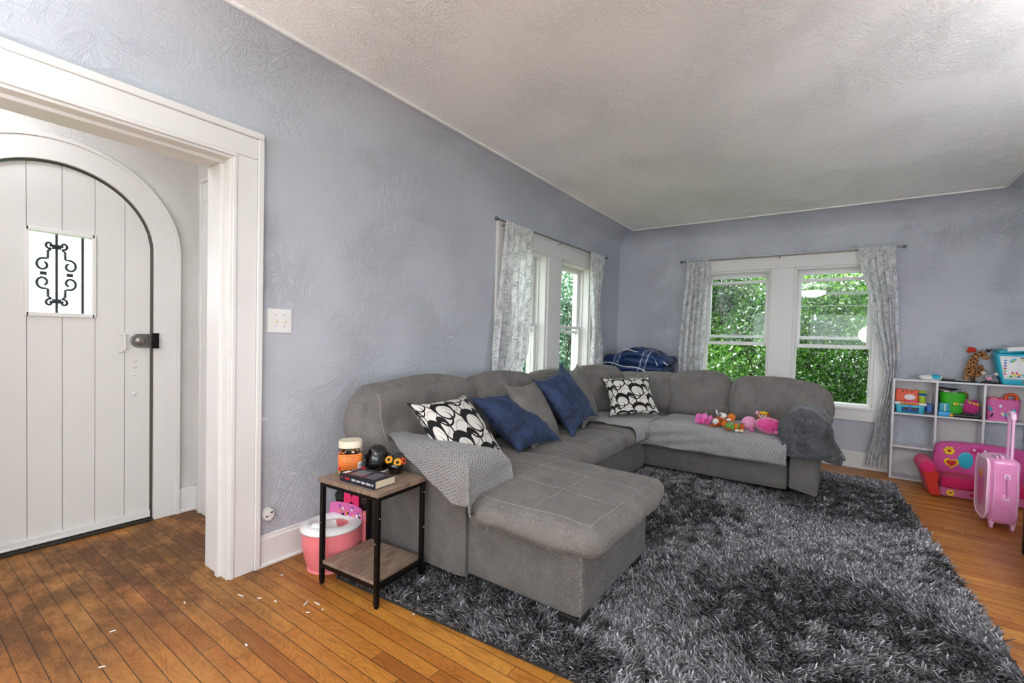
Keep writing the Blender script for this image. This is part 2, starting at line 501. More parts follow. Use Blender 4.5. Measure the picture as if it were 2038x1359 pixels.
# ------------------------------------------------------------------ mesh helpers
class G:
    """a bag of vertices and faces that becomes ONE mesh object"""
    def __init__(s):
        s.v, s.f, s.uv = [], [], {}
    def add(s, vs, fs, uvs=None, M=None):
        b = len(s.v)
        s.v += [tuple(M @ Vector(p)) if M is not None else tuple(p) for p in vs]
        for i, f in enumerate(fs):
            if uvs is not None:
                s.uv[len(s.f)] = [uvs[k] for k in f]
            s.f.append(tuple(k+b for k in f))
        return s
    def box(s, x0, x1, y0, y1, z0, z1, M=None):
        x0, x1 = sorted((x0, x1)); y0, y1 = sorted((y0, y1)); z0, z1 = sorted((z0, z1))
        v = [(x, y, z) for z in (z0, z1) for x, y in ((x0, y0), (x1, y0), (x1, y1), (x0, y1))]
        return s.add(v, [(3, 2, 1, 0), (4, 5, 6, 7), (0, 1, 5, 4), (1, 2, 6, 5), (2, 3, 7, 6), (3, 0, 4, 7)], M=M)
    def tube(s, pts, r, n=8, closed=False, M=None, flat=1.0):
        pts = [Vector(p) for p in pts]
        rs = r if isinstance(r, (list, tuple)) else [r]*len(pts)
        vs, fs = [], []
        N = len(pts)
        up = None
        for i, p in enumerate(pts):
            a = pts[(i-1) % N] if (closed or i > 0) else p
            b = pts[(i+1) % N] if (closed or i < N-1) else p
            t = (b-a)
            t = t.normalized() if t.length > 1e-9 else Vector((0, 0, 1))
            if up is None:
                up = Vector((0, 0, 1)) if abs(t.z) < 0.9 else Vector((1, 0, 0))
            u = (up - t*up.dot(t))
            if u.length < 1e-6: u = t.orthogonal()
            u.normalize(); w = t.cross(u); up = u
            for k in range(n):
                an = 2*PI*k/n
                vs.append(p + u*math.cos(an)*rs[i] + w*math.sin(an)*rs[i]*flat)
        for i in range(N if closed else N-1):
            j = (i+1) % N
            for k in range(n):
                l = (k+1) % n
                fs.append((i*n+k, i*n+l, j*n+l, j*n+k))
        if not closed:
            fs.append(tuple(range(n))[::-1])
            fs.append(tuple(range((N-1)*n, N*n)))
        return s.add(vs, fs, M=M)
    def lathe(s, prof, n=32, c=(0, 0, 0), sx=1, sy=1, M=None, cap=True):
        vs, fs = [], []
        for r, z in prof:
            for k in range(n):
                a = 2*PI*k/n
                vs.append((c[0]+r*sx*math.cos(a), c[1]+r*sy*math.sin(a), c[2]+z))
        m = len(prof)
        for i in range(m-1):
            for k in range(n):
                l = (k+1) % n
                fs.append((i*n+k, i*n+l, (i+1)*n+l, (i+1)*n+k))
        if cap:
            if prof[0][0] > 1e-6: fs.append(tuple(range(n))[::-1])
            if prof[-1][0] > 1e-6: fs.append(tuple(range((m-1)*n, m*n)))
        return s.add(vs, fs, M=M)
    def ell(s, c, r, n=20, M=None, rot=None, lump=0, seed=0):
        """ellipsoid, optionally rotated and lumpy"""
        c = Vector(c)
        if not hasattr(r, '__len__'): r = (r, r, r)
        Rm = rot if rot is not None else Matrix.Identity(3)
        vs, fs = [], []
        m = max(6, n//2)
        vs.append(c + Rm @ Vector((0, 0, -r[2])))
        for i in range(1, m):
            ph = -PI/2 + PI*i/m
            for k in range(n):
                a = 2*PI*k/n
                d = Vector((math.cos(ph)*math.cos(a), math.cos(ph)*math.sin(a), math.sin(ph)))
                q = 1 + (lump*mn.noise(d*2.2+Vector((seed, seed*2, 0))) if lump else 0)
                vs.append(c + Rm @ Vector((d.x*r[0]*q, d.y*r[1]*q, d.z*r[2]*q)))
        vs.append(c + Rm @ Vector((0, 0, r[2])))
        for k in range(n):
            fs.append((0, 1+(k+1) % n, 1+k))
        for i in range(m-2):
            for k in range(n):
                l = (k+1) % n
                fs.append((1+i*n+k, 1+i*n+l, 1+(i+1)*n+l, 1+(i+1)*n+k))
        e = len(vs)-1
        b = 1+(m-2)*n
        for k in range(n):
            fs.append((b+k, b+(k+1) % n, e))
        return s.add(vs, fs, M=M)
    def surf(s, fn, nu, nv, us=1.0, vs_=1.0, flip=False, M=None, loop_u=False):
        """fn(u,v) with u,v in 0..1; UVs scaled by us,vs_"""
        vs, fs, uv = [], [], []
        for j in range(nv+1):
            for i in range(nu+1):
                vs.append(fn(i/nu, j/nv))
                uv.append((i/nu*us, j/nv*vs_))
        for j in range(nv):
            for i in range(nu):
                a = j*(nu+1)+i
                q = (a, a+1, a+nu+2, a+nu+1)
                fs.append(q[::-1] if flip else q)
        return s.add(vs, fs, uvs=uv, M=M)
    def prism(s, poly, d0, d1, M=None):
        """poly in local xy, extruded along local z from d0 to d1"""
        n = len(poly)
        vs = [(x, y, d0) for x, y in poly] + [(x, y, d1) for x, y in poly]
        fs = [tuple(range(n))[::-1], tuple(range(n, 2*n))]
        for i in range(n):
            j = (i+1) % n
            fs.append((i, j, n+j, n+i))
        return s.add(vs, fs, M=M)

WM = {}
def frame(loc=(0, 0, 0), rz=0, M=None):
    if M is not None: return M
    return Matrix.Translation(loc) @ Matrix.Rotation(rz, 4, 'Z')

def tag(o, label=None, cat=None, group=None, kind=None):
    if label: o['label'] = label
    if cat: o['category'] = cat
    if group: o['group'] = group
    if kind: o['kind'] = kind
    return o

def thing(name, label, cat, loc=(0, 0, 0), rz=0, group=None, M=None, kind=None):
    o = bpy.data.objects.new(name, None)
    COL.objects.link(o)
    o.empty_display_size = 0.1
    m = frame(loc, rz, M)
    o.matrix_world = m
    WM[o.name] = m.copy()
    return tag(o, label, cat, group, kind)

def obj(name, g, mat, parent=None, world=True, smooth=True, bevel=0, seg=2, sub=0, solid=0, angle=40, label=None, wm=None, origin=None, fixn=True):
    """links the bag as one object; coordinates are world ones unless world=False (then local to the parent)"""
    me = bpy.data.meshes.new(name)
    P0 = WM[parent.name] if parent is not None else Matrix.Identity(4)
    base = Matrix.Identity(4)
    if parent is None and origin is not None:
        base = Matrix.Translation(origin)
    if world:
        inv = (P0 if parent is not None else base).inverted()
        vs = [tuple(inv @ Vector(p)) for p in g.v]
    else:
        vs = g.v
    me.from_pydata([tuple(p) for p in vs], [], g.f)
    if g.uv:
        ul = me.uv_layers.new(name='UVMap')
        for i, poly in enumerate(me.polygons):
            if i in g.uv:
                for k, li in enumerate(poly.loop_indices):
                    ul.data[li].uv = g.uv[i][k]
    me.materials.append(mat)
    if fixn:
        bm = bmesh.new(); bm.from_mesh(me)
        bmesh.ops.recalc_face_normals(bm, faces=bm.faces)
        bm.to_mesh(me); bm.free()
    if smooth:
        me.polygons.foreach_set('use_smooth', [True]*len(me.polygons))
        me.set_sharp_from_angle(angle=math.radians(angle))
    me.update()
    o = bpy.data.objects.new(name, me)
    COL.objects.link(o)
    if parent is not None:
        o.parent = parent
        WM[o.name] = P0.copy()
    else:
        o.matrix_world = base
        WM[o.name] = base.copy()
    if solid:
        md = o.modifiers.new('thickness', 'SOLIDIFY'); md.thickness = solid; md.offset = 0
    if bevel:
        md = o.modifiers.new('soft_edges', 'BEVEL'); md.width = bevel; md.segments = seg
        md.limit_method = 'ANGLE'; md.angle_limit = math.radians(35)
        md.harden_normals = False
    if sub:
        md = o.modifiers.new('smooth', 'SUBSURF'); md.levels = sub; md.render_levels = sub
    if label: o['label'] = label
    return o

def parts(name, bags, mat, parent, **k):
    return [obj(name, b, mat, parent, **k) for b in bags]
def bag(fn):
    g = G(); fn(g); return g

def struct(name, g, mat, **k):
    o = obj(name, g, mat, **k)
    o['kind'] = 'structure'
    return o

def fold(p, seed, sx=1, sy=1, sz=1):
    return mn.noise(Vector((p[0]*sx+seed*3.1, p[1]*sy-seed*1.7, p[2]*sz+seed)))

def rbox(x0, x1, y0, y1, z0, z1, r=0.05, n=14, bulge=0.0, wr=0.0, wf=(6, 6, 6), seed=0, M=None, uvs=None, sag=0):
    """cushion: rounded box with bulging faces and noisy wrinkles"""
    g = G()
    c = Vector(((x0+x1)/2, (y0+y1)/2, (z0+z1)/2))
    h = Vector(((x1-x0)/2, (y1-y0)/2, (z1-z0)/2))
    r = min(r, min(h)*0.999)
    idx = {}
    def pt(d):
        key = (round(d[0], 5), round(d[1], 5), round(d[2], 5))
        if key in idx: return idx[key]
        # bias samples toward the edges so the rounding stays smooth
        q = Vector([math.sin(t*PI/2) if abs(t) < 1 else t for t in d])
        p = Vector((q.x*h.x, q.y*h.y, q.z*h.z))
        inner = Vector([max(-h[i]+r, min(h[i]-r, p[i])) for i in range(3)])
        dv = p-inner
        if dv.length > 1e-9:
            nrm = dv.normalized()
            p = inner + nrm*r
        ax = [abs(q[i]) for i in range(3)]
        m = ax.index(max(ax))
        if bulge:
            o2 = [i for i in range(3) if i != m]
            b = bulge*(1-q[o2[0]]**2)*(1-q[o2[1]]**2)
            p[m] += b*(1 if q[m] > 0 else -1)
        if sag and q.z > 0.5:
            p.z -= sag*(1-q.x**2)*(1-q.y**2)
        if wr:
            nn = Vector((d[0], d[1], d[2])).normalized()
            w = fold(p+c, seed, *wf)*0.7 + fold(p+c, seed+5, wf[0]*2.1, wf[1]*2.1, wf[2]*2.1)*0.3
            p += nn*w*wr
        g.v.append(tuple(p+c))
        idx[key] = len(g.v)-1
        return idx[key]
    for ax in range(3):
        for sg in (-1, 1):
            a, b = [(1, 2), (2, 0), (0, 1)][ax]
            for i in range(n):
                for j in range(n):
                    q = []
                    for (ii, jj) in ((i, j), (i+1, j), (i+1, j+1), (i, j+1)):
                        d = [0, 0, 0]
                        d[ax] = sg
                        d[a] = -1+2*ii/n
                        d[b] = -1+2*jj/n
                        q.append(pt(d))
                    if sg < 0: q = q[::-1]
                    if uvs:
                        g.uv[len(g.f)] = [((g.v[k][a])*uvs, (g.v[k][b])*uvs) for k in q]
                    g.f.append(tuple(q))
    if M is not None:
        g.v = [tuple(M @ Vector(p)) for p in g.v]
    return g

def pillow(w, h, t, n=30, seed=0, wr=0.01, pinch=0.10, ear=0.06):
    """throw pillow in local xy, bulging along z; returns body and piping bags"""
    g = G(); pip = G()
    def outline(u, v):
        # sides curve inward, corners stay out
        x = u*w/2*(1 - pinch*(1-abs(v)**2.2)*abs(u)**3)
        y = v*h/2*(1 - pinch*(1-abs(u)**2.2)*abs(v)**3)
        k = ear*(abs(u)*abs(v))**6
        return x*(1+k), y*(1+k)
    def side(sg):
        def fn(a, b):
            u, v = -1+2*a, -1+2*b
            u = math.sin(u*PI/2); v = math.sin(v*PI/2)
            x, y = outline(u, v)
            z = t/2*((1-abs(u)**2.6)*(1-abs(v)**2.6))**0.55
            e = (1-abs(u)**6)*(1-abs(v)**6)
            z += wr*e*(fold((x, y, sg*3), seed, 7, 7, 1) + 0.4*fold((x, y, sg*3), seed+9, 16, 16, 1))
            rad = max(abs(u), abs(v))
            z += wr*0.9*e*rad**3*math.sin(math.atan2(y, x)*26+seed)*0.5
            return (x, y, sg*max(z, 0.0)+sg*0.001)
        return fn
    g.surf(side(1), n, n, w, h)
    g.surf(side(-1), n, n, w, h, flip=True)
    rim = []
    m = 24
    for i in range(m): rim.append(outline(math.sin((-1+2*i/m)*PI/2), -1))
    for i in range(m): rim.append(outline(1, math.sin((-1+2*i/m)*PI/2)))
    for i in range(m): rim.append(outline(-math.sin((-1+2*i/m)*PI/2), 1))
    for i in range(m): rim.append(outline(-1, -math.sin((-1+2*i/m)*PI/2)))
    pip.tube([(x, y, 0) for x, y in rim], 0.004, 6, closed=True)
    return g, pip

def prof(d, a, r):
    """walk a distance d from the middle of a rounded ledge: flat a, quarter round r, then straight down"""
    s = 1 if d >= 0 else -1
    d = abs(d)
    if d <= a: return s*d, 0.0
    if d <= a + PI*r/2:
        th = (d-a)/r
        return s*(a + r*math.sin(th)), -(r-r*math.cos(th))
    return s*(a+r), -r-(d-a-PI*r/2)

def drape(sheet, cx, cy, ax, ay, r, top, nu=50, nv=50, amp=0.01, seed=0, us=1, vs=1, off=0.008):
    """cloth laid over a rounded block: sheet(u,v)->(p,q) distances from the block's middle"""
    g = G()
    def fn(u, v):
        p, q = sheet(u, v)
        x, zx = prof(p, ax, r)
        y, zy = prof(q, ay, r)
        z = top + min(zx, zy)
        ex = max(0, -zx-r)*0.10; ey = max(0, -zy-r)*0.10
        fx = fold((p, q, 0), seed, 9, 9, 1)*amp + fold((p, q, 0), seed+4, 20, 20, 1)*amp*0.4
        hang = min(1, (abs(zx)+abs(zy))/0.1)
        k = 1 if x >= 0 else -1
        l = 1 if y >= 0 else -1
        x += k*(ex+off*min(1, abs(zx)/0.03)) + (hang*fx*1.4*k if abs(zx) > abs(zy) else 0)
        y += l*(ey+off*min(1, abs(zy)/0.03)) + (hang*fx*1.4*l if abs(zy) > abs(zx) else 0)
        both = min(max(0, -zx), max(0, -zy))
        x += k*both*0.28; y += l*both*0.28
        return (cx+x, cy+y, z+off+(1-hang)*max(0, fx+amp*0.3))
    g.surf(fn, nu, nv, us, vs)
    return g

# ------------------------------------------------------------------ room shell
T = 0.21                                    # thickness of the wall beside the front entry
g = G(); g.box(XB-0.2, D+0.2, YR-0.2, 3.72, -0.12, 0)
struct('floor', g, M_FLOOR, smooth=False)

def wall_with_holes(u0, u1, z0, z1, holes, place, thick):
    """flat wall in (u,z) with rectangular holes; place(u, t, z) -> world, t = 0 room side .. thick outside"""
    us = sorted({u0, u1, *[h[0] for h in holes], *[h[1] for h in holes]})
    zs = sorted({z0, z1, *[h[2] for h in holes], *[h[3] for h in holes]})
    g = G()
    for a, b in zip(us, us[1:]):
        for c, d in zip(zs, zs[1:]):
            um, zm = (a+b)/2, (c+d)/2
            if any(h[0] < um < h[1] and h[2] < zm < h[3] for h in holes): continue
            vs = [place(u, t, z) for t in (0, thick) for u, z in ((a, c), (b, c), (b, d), (a, d))]
            g.add(vs, [(0, 1, 2, 3), (7, 6, 5, 4), (0, 4, 5, 1), (1, 5, 6, 2), (2, 6, 7, 3), (3, 7, 4, 0)])
    return g
# openings
OP_X0, OP_X1, OP_Z = -0.75, 1.0, 2.03                       # cased opening to the entry
LW = [(3.12, 3.82), (4.07, 4.76)]                           # window lights in the left wall (X)
FW = [(-0.30, 0.40), (0.62, 1.32)]                          # window lights in the far wall (Y)
WZ0, WZ1 = 0.60, 2.025
COVE = 0.29
g = wall_with_holes(XB, D, 0, H, [(OP_X0, OP_X1, 0, OP_Z)] + [(a, b, WZ0, WZ1) for a, b in LW], lambda u, t, z: (u, W+t, z), T)
struct('wall_left', g, M_WALL, smooth=False)
g = wall_with_holes(YR-0.2, W+T, 0, H, [(a, b, WZ0, WZ1) for a, b in FW], lambda u, t, z: (D+t, u, z), T)
struct('wall_far', g, M_WALL, smooth=False)
# right wall and rear wall, out of the picture, with windows added for daylight
g = wall_with_holes(XB, D, 0, H, [(-2.6, -1.2, 0.7, 2.1), (-0.6, 0.8, 0.7, 2.1)], lambda u, t, z: (u, YR-t, z), T)
struct('wall_right', g, M_WALL, smooth=False)
g = wall_with_holes(YR-0.2, W+T, 0, H, [(-0.7, 0.7, 0.7, 2.1), (1.0, 2.1, 0.7, 2.1)], lambda u, t, z: (XB-t, u, z), T)
struct('wall_rear', g, M_WALL, smooth=False)
g = G(); g.box(XB-0.3, D+0.3, YR-0.3, W+0.0, H+0.001, H+0.15)
struct('ceiling', g, M_CEIL, smooth=False)
# plaster cove round the room: concave quarter curve from wall to ceiling, wall colour
def cove(name, path_pt, n):
    g = G()
    m = 12
    cz = 0.20
    vs, fs = [], []
    for i in range(n+1):
        for k in range(m+1):
            a = PI/2*k/m
            off = COVE*(1-math.cos(a))          # distance out from the wall
            z = H-cz + cz*math.sin(a)
            vs.append(path_pt(i/n, off, z - (0.002 if k == m else 0)))
    for i in range(n):
        for k in range(m):
            a = i*(m+1)+k
            fs.append((a, a+1, a+m+2, a+m+1))
    g.add(vs, fs)
    return struct(name, g, M_WALL)
def lerp(a, b, t): return a+(b-a)*t
cove('trim_1', lambda t, o, z: (lerp(XB+o, D-o, t), W-o, z), 40)
cove('trim_2', lambda t, o, z: (D-o, lerp(W-o, YR+o, t), z), 30)
cove('trim_3', lambda t, o, z: (lerp(D-o, XB+o, t), YR+o, z), 40)
cove('trim_4', lambda t, o, z: (XB+o, lerp(YR+o, W-o, t), z), 30)
# white bead where the cove meets the flat ceiling
g = G()
x0, x1, y0, y1 = XB+COVE, D-COVE, YR+COVE, W-COVE
g.box(x0, x1, y1-0.004, y1+0.010, H-0.010, H+0.01); g.box(x1-0.004, x1+0.010, y0, y1+0.01, H-0.010, H+0.01)
g.box(x0, x1, y0-0.010, y0+0.004, H-0.010, H+0.01); g.box(x0-0.010, x0+0.004, y0, y1, H-0.010, H+0.01)
struct('trim_5', g, M_CEIL, smooth=False)

# baseboards
def board(name, pts, mat=M_TRIM):
    g = G()
    for (x0, x1, y0, y1) in pts:
        g.box(x0, x1, y0, y1, 0, 0.145)
        dx, dy = x1-x0, y1-y0
        if dx > dy: g.box(x0, x1, y0+(0.006 if y0 > 0 else 0), y1-(0 if y0 > 0 else 0.006), 0.14, 0.163)
        else: g.box(x0+0.006, x1, y0, y1, 0.14, 0.163)
        if dx > dy: g.box(x0, x1, y0-(0.010 if y0 > 0 else 0), y1+(0 if y0 > 0 else 0.01), 0, 0.018)
        else: g.box(x0-0.010, x1, y0, y1, 0, 0.018)
    return struct(name, g, mat, bevel=0.004, smooth=True)
board('baseboard_left', [(1.12, D, W-0.018, W)])
board('baseboard_far', [(D-0.018, D, YR, W-0.018)])
board('baseboard_right', [(XB, D-0.02, YR, YR+0.018)])

# cased opening to the entry: flat casing with a backband, stepped jamb
cz = 2.165
g = G()
g.box(OP_X1+0.0, 1.098, W-0.022, W, 0, OP_Z+0.005)              # right leg
g.box(OP_X0-0.122, OP_X0, W-0.022, W, 0, OP_Z+0.005)
g.box(OP_X0-0.122, 1.098, W-0.0221, W, OP_Z+0.005, cz-0.03)
g.box(1.098, 1.126, W-0.030, W, 0, cz-0.03)                    # backband
g.box(OP_X0-0.126, 1.126, W-0.030, W, cz-0.030, cz+0.004)
struct('trim_6', g, M_TRIM, bevel=0.004)
g = G()
for (d0, d1, s) in ((W-0.012, W+0.05, 0.0), (W+0.05, W+0.085, 0.014), (W+0.085, W+T+0.02, 0.0)):
    g.box(OP_X1-0.022-s, OP_X1+0.02, d0, d1, 0, OP_Z-0.022-s)
    g.box(OP_X0-0.02, OP_X0+0.022+s, d0, d1, 0, OP_Z-0.022-s)
    g.box(OP_X0-0.02, OP_X1+0.02, d0, d1, OP_Z-0.022-s, OP_Z+0.02)
g.box(OP_X1-0.012, OP_X1+0.006, W-0.026, W-0.012, 0, OP_Z-0.010)
g.box(OP_X0, OP_X1+0.006, W-0.026, W-0.012, OP_Z-0.010, OP_Z+0.008)
struct('trim_7', g, M_TRIM, bevel=0.003)

# entry: door wall with round-headed opening, side walls, ceiling
YD = 3.52
AX, AZ, AR = 0.602, 1.665, 0.415           # arch centre, spring height, radius
VX0, VX1 = -1.15, 1.262
def arch_pts(r, n=28, x=AX, z=AZ, down=0.0):
    p = [(x+r, down)]
    for i in range(n+1):
        a = PI*i/n
        p.append((x+r*math.cos(a), z+r*math.sin(a)))
    p.append((x-r, down))
    return p
def arch_band(g, r0, r1, y0, y1, n=40):
    a0, a1 = arch_pts(r0, n), arch_pts(r1, n)
    for y, fl in ((y0, False), (y1, True)):
        vs = [(x, y, z) for x, z in a0] + [(x, y, z) for x, z in a1]
        m = len(a0)
        fs = [((i, i+1, m+i+1, m+i) if not fl else (m+i, m+i+1, i+1, i)) for i in range(m-1)]
        g.add(vs, fs)
    for a, fl in ((a0, False), (a1, True)):
        m = len(a)
        vs = [(x, y0, z) for x, z in a] + [(x, y1, z) for x, z in a]
        g.add(vs, [((m+i, m+i+1, i+1, i) if not fl else (i, i+1, m+i+1, m+i)) for i in range(m-1)])
    g.box(AX+r0, AX+r1, y0, y1, 0, 0.002); 
# door wall: strips around the arch
g = G()
a = arch_pts(AR+0.012, 40)
m = len(a)
top = [(min(max(x + (x-AX)*3, VX0), VX1+0.1) if z > AZ else (VX1+0.1 if x > AX else VX0), H if z > AZ else z) for x, z in a]
top = []
for (x, z) in a:
    if z <= AZ+1e-6: top.append((VX1+0.1 if x > AX else VX0, z))
    else:
        dx, dz = x-AX, z-AZ
        k = min(((VX1+0.1-AX)/dx) if dx > 1e-6 else 1e9, ((VX0-AX)/dx) if dx < -1e-6 else 1e9, (H-AZ)/dz)
        top.append((AX+dx*k, AZ+dz*k))
for y, fl in ((YD, False), (YD+0.16, True)):
    vs = [(x, y, z) for x, z in a] + [(x, y, z) for x, z in top]
    g.add(vs, [((i, i+1, m+i+1, m+i) if not fl else (m+i, m+i+1, i+1, i)) for i in range(m-1)])
    g.add([(VX1+0.1, y, AZ), (VX1+0.1, y, H), (top[5][0], y, top[5][1])], [(0, 1, 2)])
    # corner fillers
    g.add([(VX1+0.1, y, AZ), (VX1+0.1, y, H), (AX, y, H)], [(0, 1, 2)])if False else None
vs = [(x, YD, z) for x, z in a] + [(x, YD+0.16, z) for x, z in a]
g.add(vs, [(m+i, m+i+1, i+1, i) for i in range(m-1)])
# square off the two upper corners missed by the radial strips
for y in (YD+0.0005, YD+0.16):
    for sx in (VX1+0.1, VX0):
        near = [t for t in top if abs(t[0]-sx) < 1e-6 and t[1] < H-1e-6]
        far_ = [t for t in top if abs(t[1]-H) < 1e-6]
        if near and far_:
            pa = max(near, key=lambda t: t[1]); pb = max(far_, key=lambda t: t[0]) if sx > AX else min(far_, key=lambda t: t[0])
            g.add([(sx, y, pa[1]), (sx, y, H), (pb[0], y, H)], [(0, 1, 2)])
g2 = g
struct('wall_front', g2, M_VEST, smooth=False)
# right-hand entry wall with a cased doorway
SD0, SD1, SDZ = 2.64, 3.30, 2.02
g = wall_with_holes(W+T, YD+0.16, 0, H, [(SD0, SD1, 0, SDZ)], lambda u, t, z: (VX1+t, u, z), 0.12)
struct('wall_entry_right', g, M_VEST, smooth=False)
g = G(); g.box(VX0-0.12, VX0, W+T, YD+0.16, 0, H)
struct('wall_entry_left', g, M_VEST, smooth=False)
g = G(); g.box(VX0-0.12, VX1+1.2, W+0.001, YD+0.2, H, H+0.15)
struct('ceiling_entry', g, M_VEST, smooth=False)
g = G(); g.box(VX0, VX1, W+T, W+T+0.01, OP_Z, H); g.box(OP_X1, VX1, W+T, W+T+0.01, 0, H); g.box(VX0, OP_X0, W+T, W+T+0.01, 0, H)
struct('wall_entry_back', g, M_VEST, smooth=False)
# closet beyond the side doorway
g = G(); g.box(VX1+1.0, VX1+1.1, W+T, YD+0.2, 0, H); g.box(VX1+0.12, VX1+1.1, YD+0.1, YD+0.2, 0, H)
struct('wall_closet', g, M_VEST, smooth=False)
g = G()
g.box(VX1-0.022, VX1, SD1-0.004, SD1+0.100, 0, SDZ-0.004)
g.box(VX1-0.0221, VX1, SD0-0.02, SD1+0.100, SDZ-0.004, SDZ+0.12)
g.box(VX1-0.034, VX1, SD0-0.02, SD1+0.130, SDZ+0.12, SDZ+0.142)
g.box(VX1-0.030, VX1, SD1+0.100, SD1+0.126, 0, SDZ+0.12)
g.box(VX1-0.006, VX1+0.13, SD1-0.024, SD1, 0, SDZ-0.024)
g.box(VX1-0.006, VX1+0.13, SD0-0.02, SD1, SDZ-0.024, SDZ)
g.box(VX1+0.03, VX1+0.07, SD1-0.036, SD1-0.02, 0, SDZ-0.025)
struct('trim_8', g, M_TRIM, bevel=0.003)
g = G(); g.box(VX1-0.018, VX1, SD1+0.126, YD, 0, 0.16)
g.box(1.146, VX1, YD-0.018, YD, 0, 0.16); g.box(1.146, VX1-0.0, YD-0.026, YD, 0, 0.02)
struct('baseboard_entry', g, M_TRIM, bevel=0.004)
# inner closet door standing ajar
g = G(); g.box(VX1+0.07, VX1+0.105, SD0, SD1-0.05, 0.01, SDZ-0.03)
d2 = struct('door_2', g, M_TRIM, bevel=0.003)
for z0_ in (1.68, 0.38):
    g = G(); g.tube([(VX1+0.02, SD1-0.03, z) for z in (z0_, z0_+0.09)], 0.007, 8); obj('hinge', g, M_TRIM, d2)
# arched jamb trim round the front door
g = G(); arch_band(g, AR+0.006, AR+0.135, YD-0.022, YD+0.01)
struct('trim_9', g, M_TRIM, angle=30)
g = G(); arch_band(g, AR+0.120, AR+0.140, YD-0.030, YD+0.01)
struct('trim_10', g, M_TRIM, angle=30)
g = G(); arch_band(g, AR+0.004, AR+0.03, YD-0.001, YD+0.155)
struct('trim_11', g, plain('dark_weathered_jamb', '5c564c', 0.8), angle=30)

# front door: round-headed plank door
d1 = thing('door_1', None, None, (AX, YD, 0), kind='structure')
LX0, LX1, LZ0, LZ1 = 0.485, 0.755, 1.262, 1.712          # glazed light
ys, yb = YD+0.012, YD+0.055
def plank(xa, xb):
    g = G()
    n = 8
    def zt(x):
        d = AR-0.006
        return AZ + math.sqrt(max(0, d*d-(x-AX)**2))
    segs = [(0.018, None)]
    lo, hi = max(xa, LX0), min(xb, LX1)
    def col(x0, x1, z0, z1f):
        xs = [x0+(x1-x0)*i/n for i in range(n+1)]
        fr = [(x, ys, z0) for x in xs] + [(x, ys, z1f(x)) for x in xs]
        bk = [(x, yb, z0) for x in xs] + [(x, yb, z1f(x)) for x in xs]
        k = n+1
        fs = [(i, i+1, k+i+1, k+i) for i in range(n)]
        fs += [(2*k+k+i, 2*k+k+i+1, 2*k+i+1, 2*k+i) for i in range(n)]
        fs += [(k+i, k+i+1, 3*k+i+1, 3*k+i) for i in range(n)]
        fs += [(2*k+i, 2*k+i+1, i+1, i) for i in range(n)]
        fs += [(0, k, 3*k, 2*k), (2*k+n, 3*k+n, k+n, n)]
        g.add(fr+bk, fs)
    e = 0.0012
    if hi > lo:
        if lo > xa: col(xa+e, lo, 0.018, zt)
        if hi < xb: col(hi, xb-e, 0.018, zt)
        col(lo if lo > xa else xa+e, hi if hi < xb else xb-e, 0.018, lambda x: LZ0)
        col(lo if lo > xa else xa+e, hi if hi < xb else xb-e, LZ1, zt)
    else:
        col(xa+e, xb-e, 0.018, zt)
    return g
xs = [AX-AR+0.006, 0.222, 0.355, 0.489, 0.623, 0.757, 0.889, AX+AR-0.006]
for a_, b_ in zip(xs, xs[1:]):
    obj('plank', plank(a_, b_), M_DOOR, d1, angle=25)
g = G()
for (x0_, x1_, z0_, z1_) in ((LX0-0.006, LX0+0.012, LZ0-0.012, LZ1+0.012), (LX1-0.012, LX1+0.006, LZ0-0.012, LZ1+0.012), (LX0, LX1, LZ0-0.012, LZ0+0.010), (LX0, LX1, LZ1-0.010, LZ1+0.012)):
    g.box(x0_, x1_, ys-0.010, yb, z0_, z1_)
wf = obj('window_frame', g, M_TRIM, d1, bevel=0.003)
g = G(); g.box(LX0, LX1, YD+0.044, YD+0.048, LZ0, LZ1)
obj('pane', g, M_RIPPLE, wf, smooth=False)
# wrought-iron scroll grille outside the light
def spiral(cx, cz, r0, a0, turns, sg, n=26):
    out = []
    for i in range(n):
        t = i/(n-1)
        r = r0*(1-0.80*t)
        a = a0 + sg*turns*2*PI*t
        out.append((cx+r*math.cos(a), cz+r*math.sin(a)))
    return out
g = G()
gy = YD+0.075
gc = 0.612
for bx_ in (gc, gc+0.105):
    g.box(bx_-0.0055, bx_+0.0055, gy-0.004, gy+0.004, 1.24, 1.73)
zc_ = 1.487
for sx in (-1, 1):
    def q(dx, dz): return (gc+sx*dx*0.80, gy, zc_+dz)
    for sz in (-1, 1):
        # tail scroll by the centre bar
        path = [q(0.036+0.017*math.cos(a), sz*(0.158+0.017*math.sin(a))) for a in [PI*(-0.25)+k*0.30 for k in range(13)]][::-1]
        path = [q(0.036+ (0.020-0.0009*k)*math.cos(-PI*0.6+0.42*k), sz*(0.158+(0.020-0.0009*k)*math.sin(-PI*0.6+0.42*k))) for k in range(16)][::-1]
        path += [q(0.030, sz*0.132), q(0.042, sz*0.126), q(0.043, sz*0.085)]
        # big C scroll
        cxx, czz, rr = 0.066, 0.048, 0.036
        path += [q(cxx+(rr-0.0011*k)*math.cos(PI*0.60-0.33*k), sz*(czz+(rr-0.0011*k)*math.sin(PI*0.60-0.33*k))) for k in range(0, 20)]
        g.tube(path, 0.006, 6)
    g.box(gc+sx*0.052-0.013, gc+sx*0.052+0.013, gy-0.006, gy+0.006, zc_-0.009, zc_+0.009)
for dz in (-0.150, 0.150):
    g.box(gc-0.018, gc+0.018, gy-0.006, gy+0.006, zc_+dz-0.012, zc_+dz+0.012)
obj('iron_grille', g, M_WROUGHT, wf)
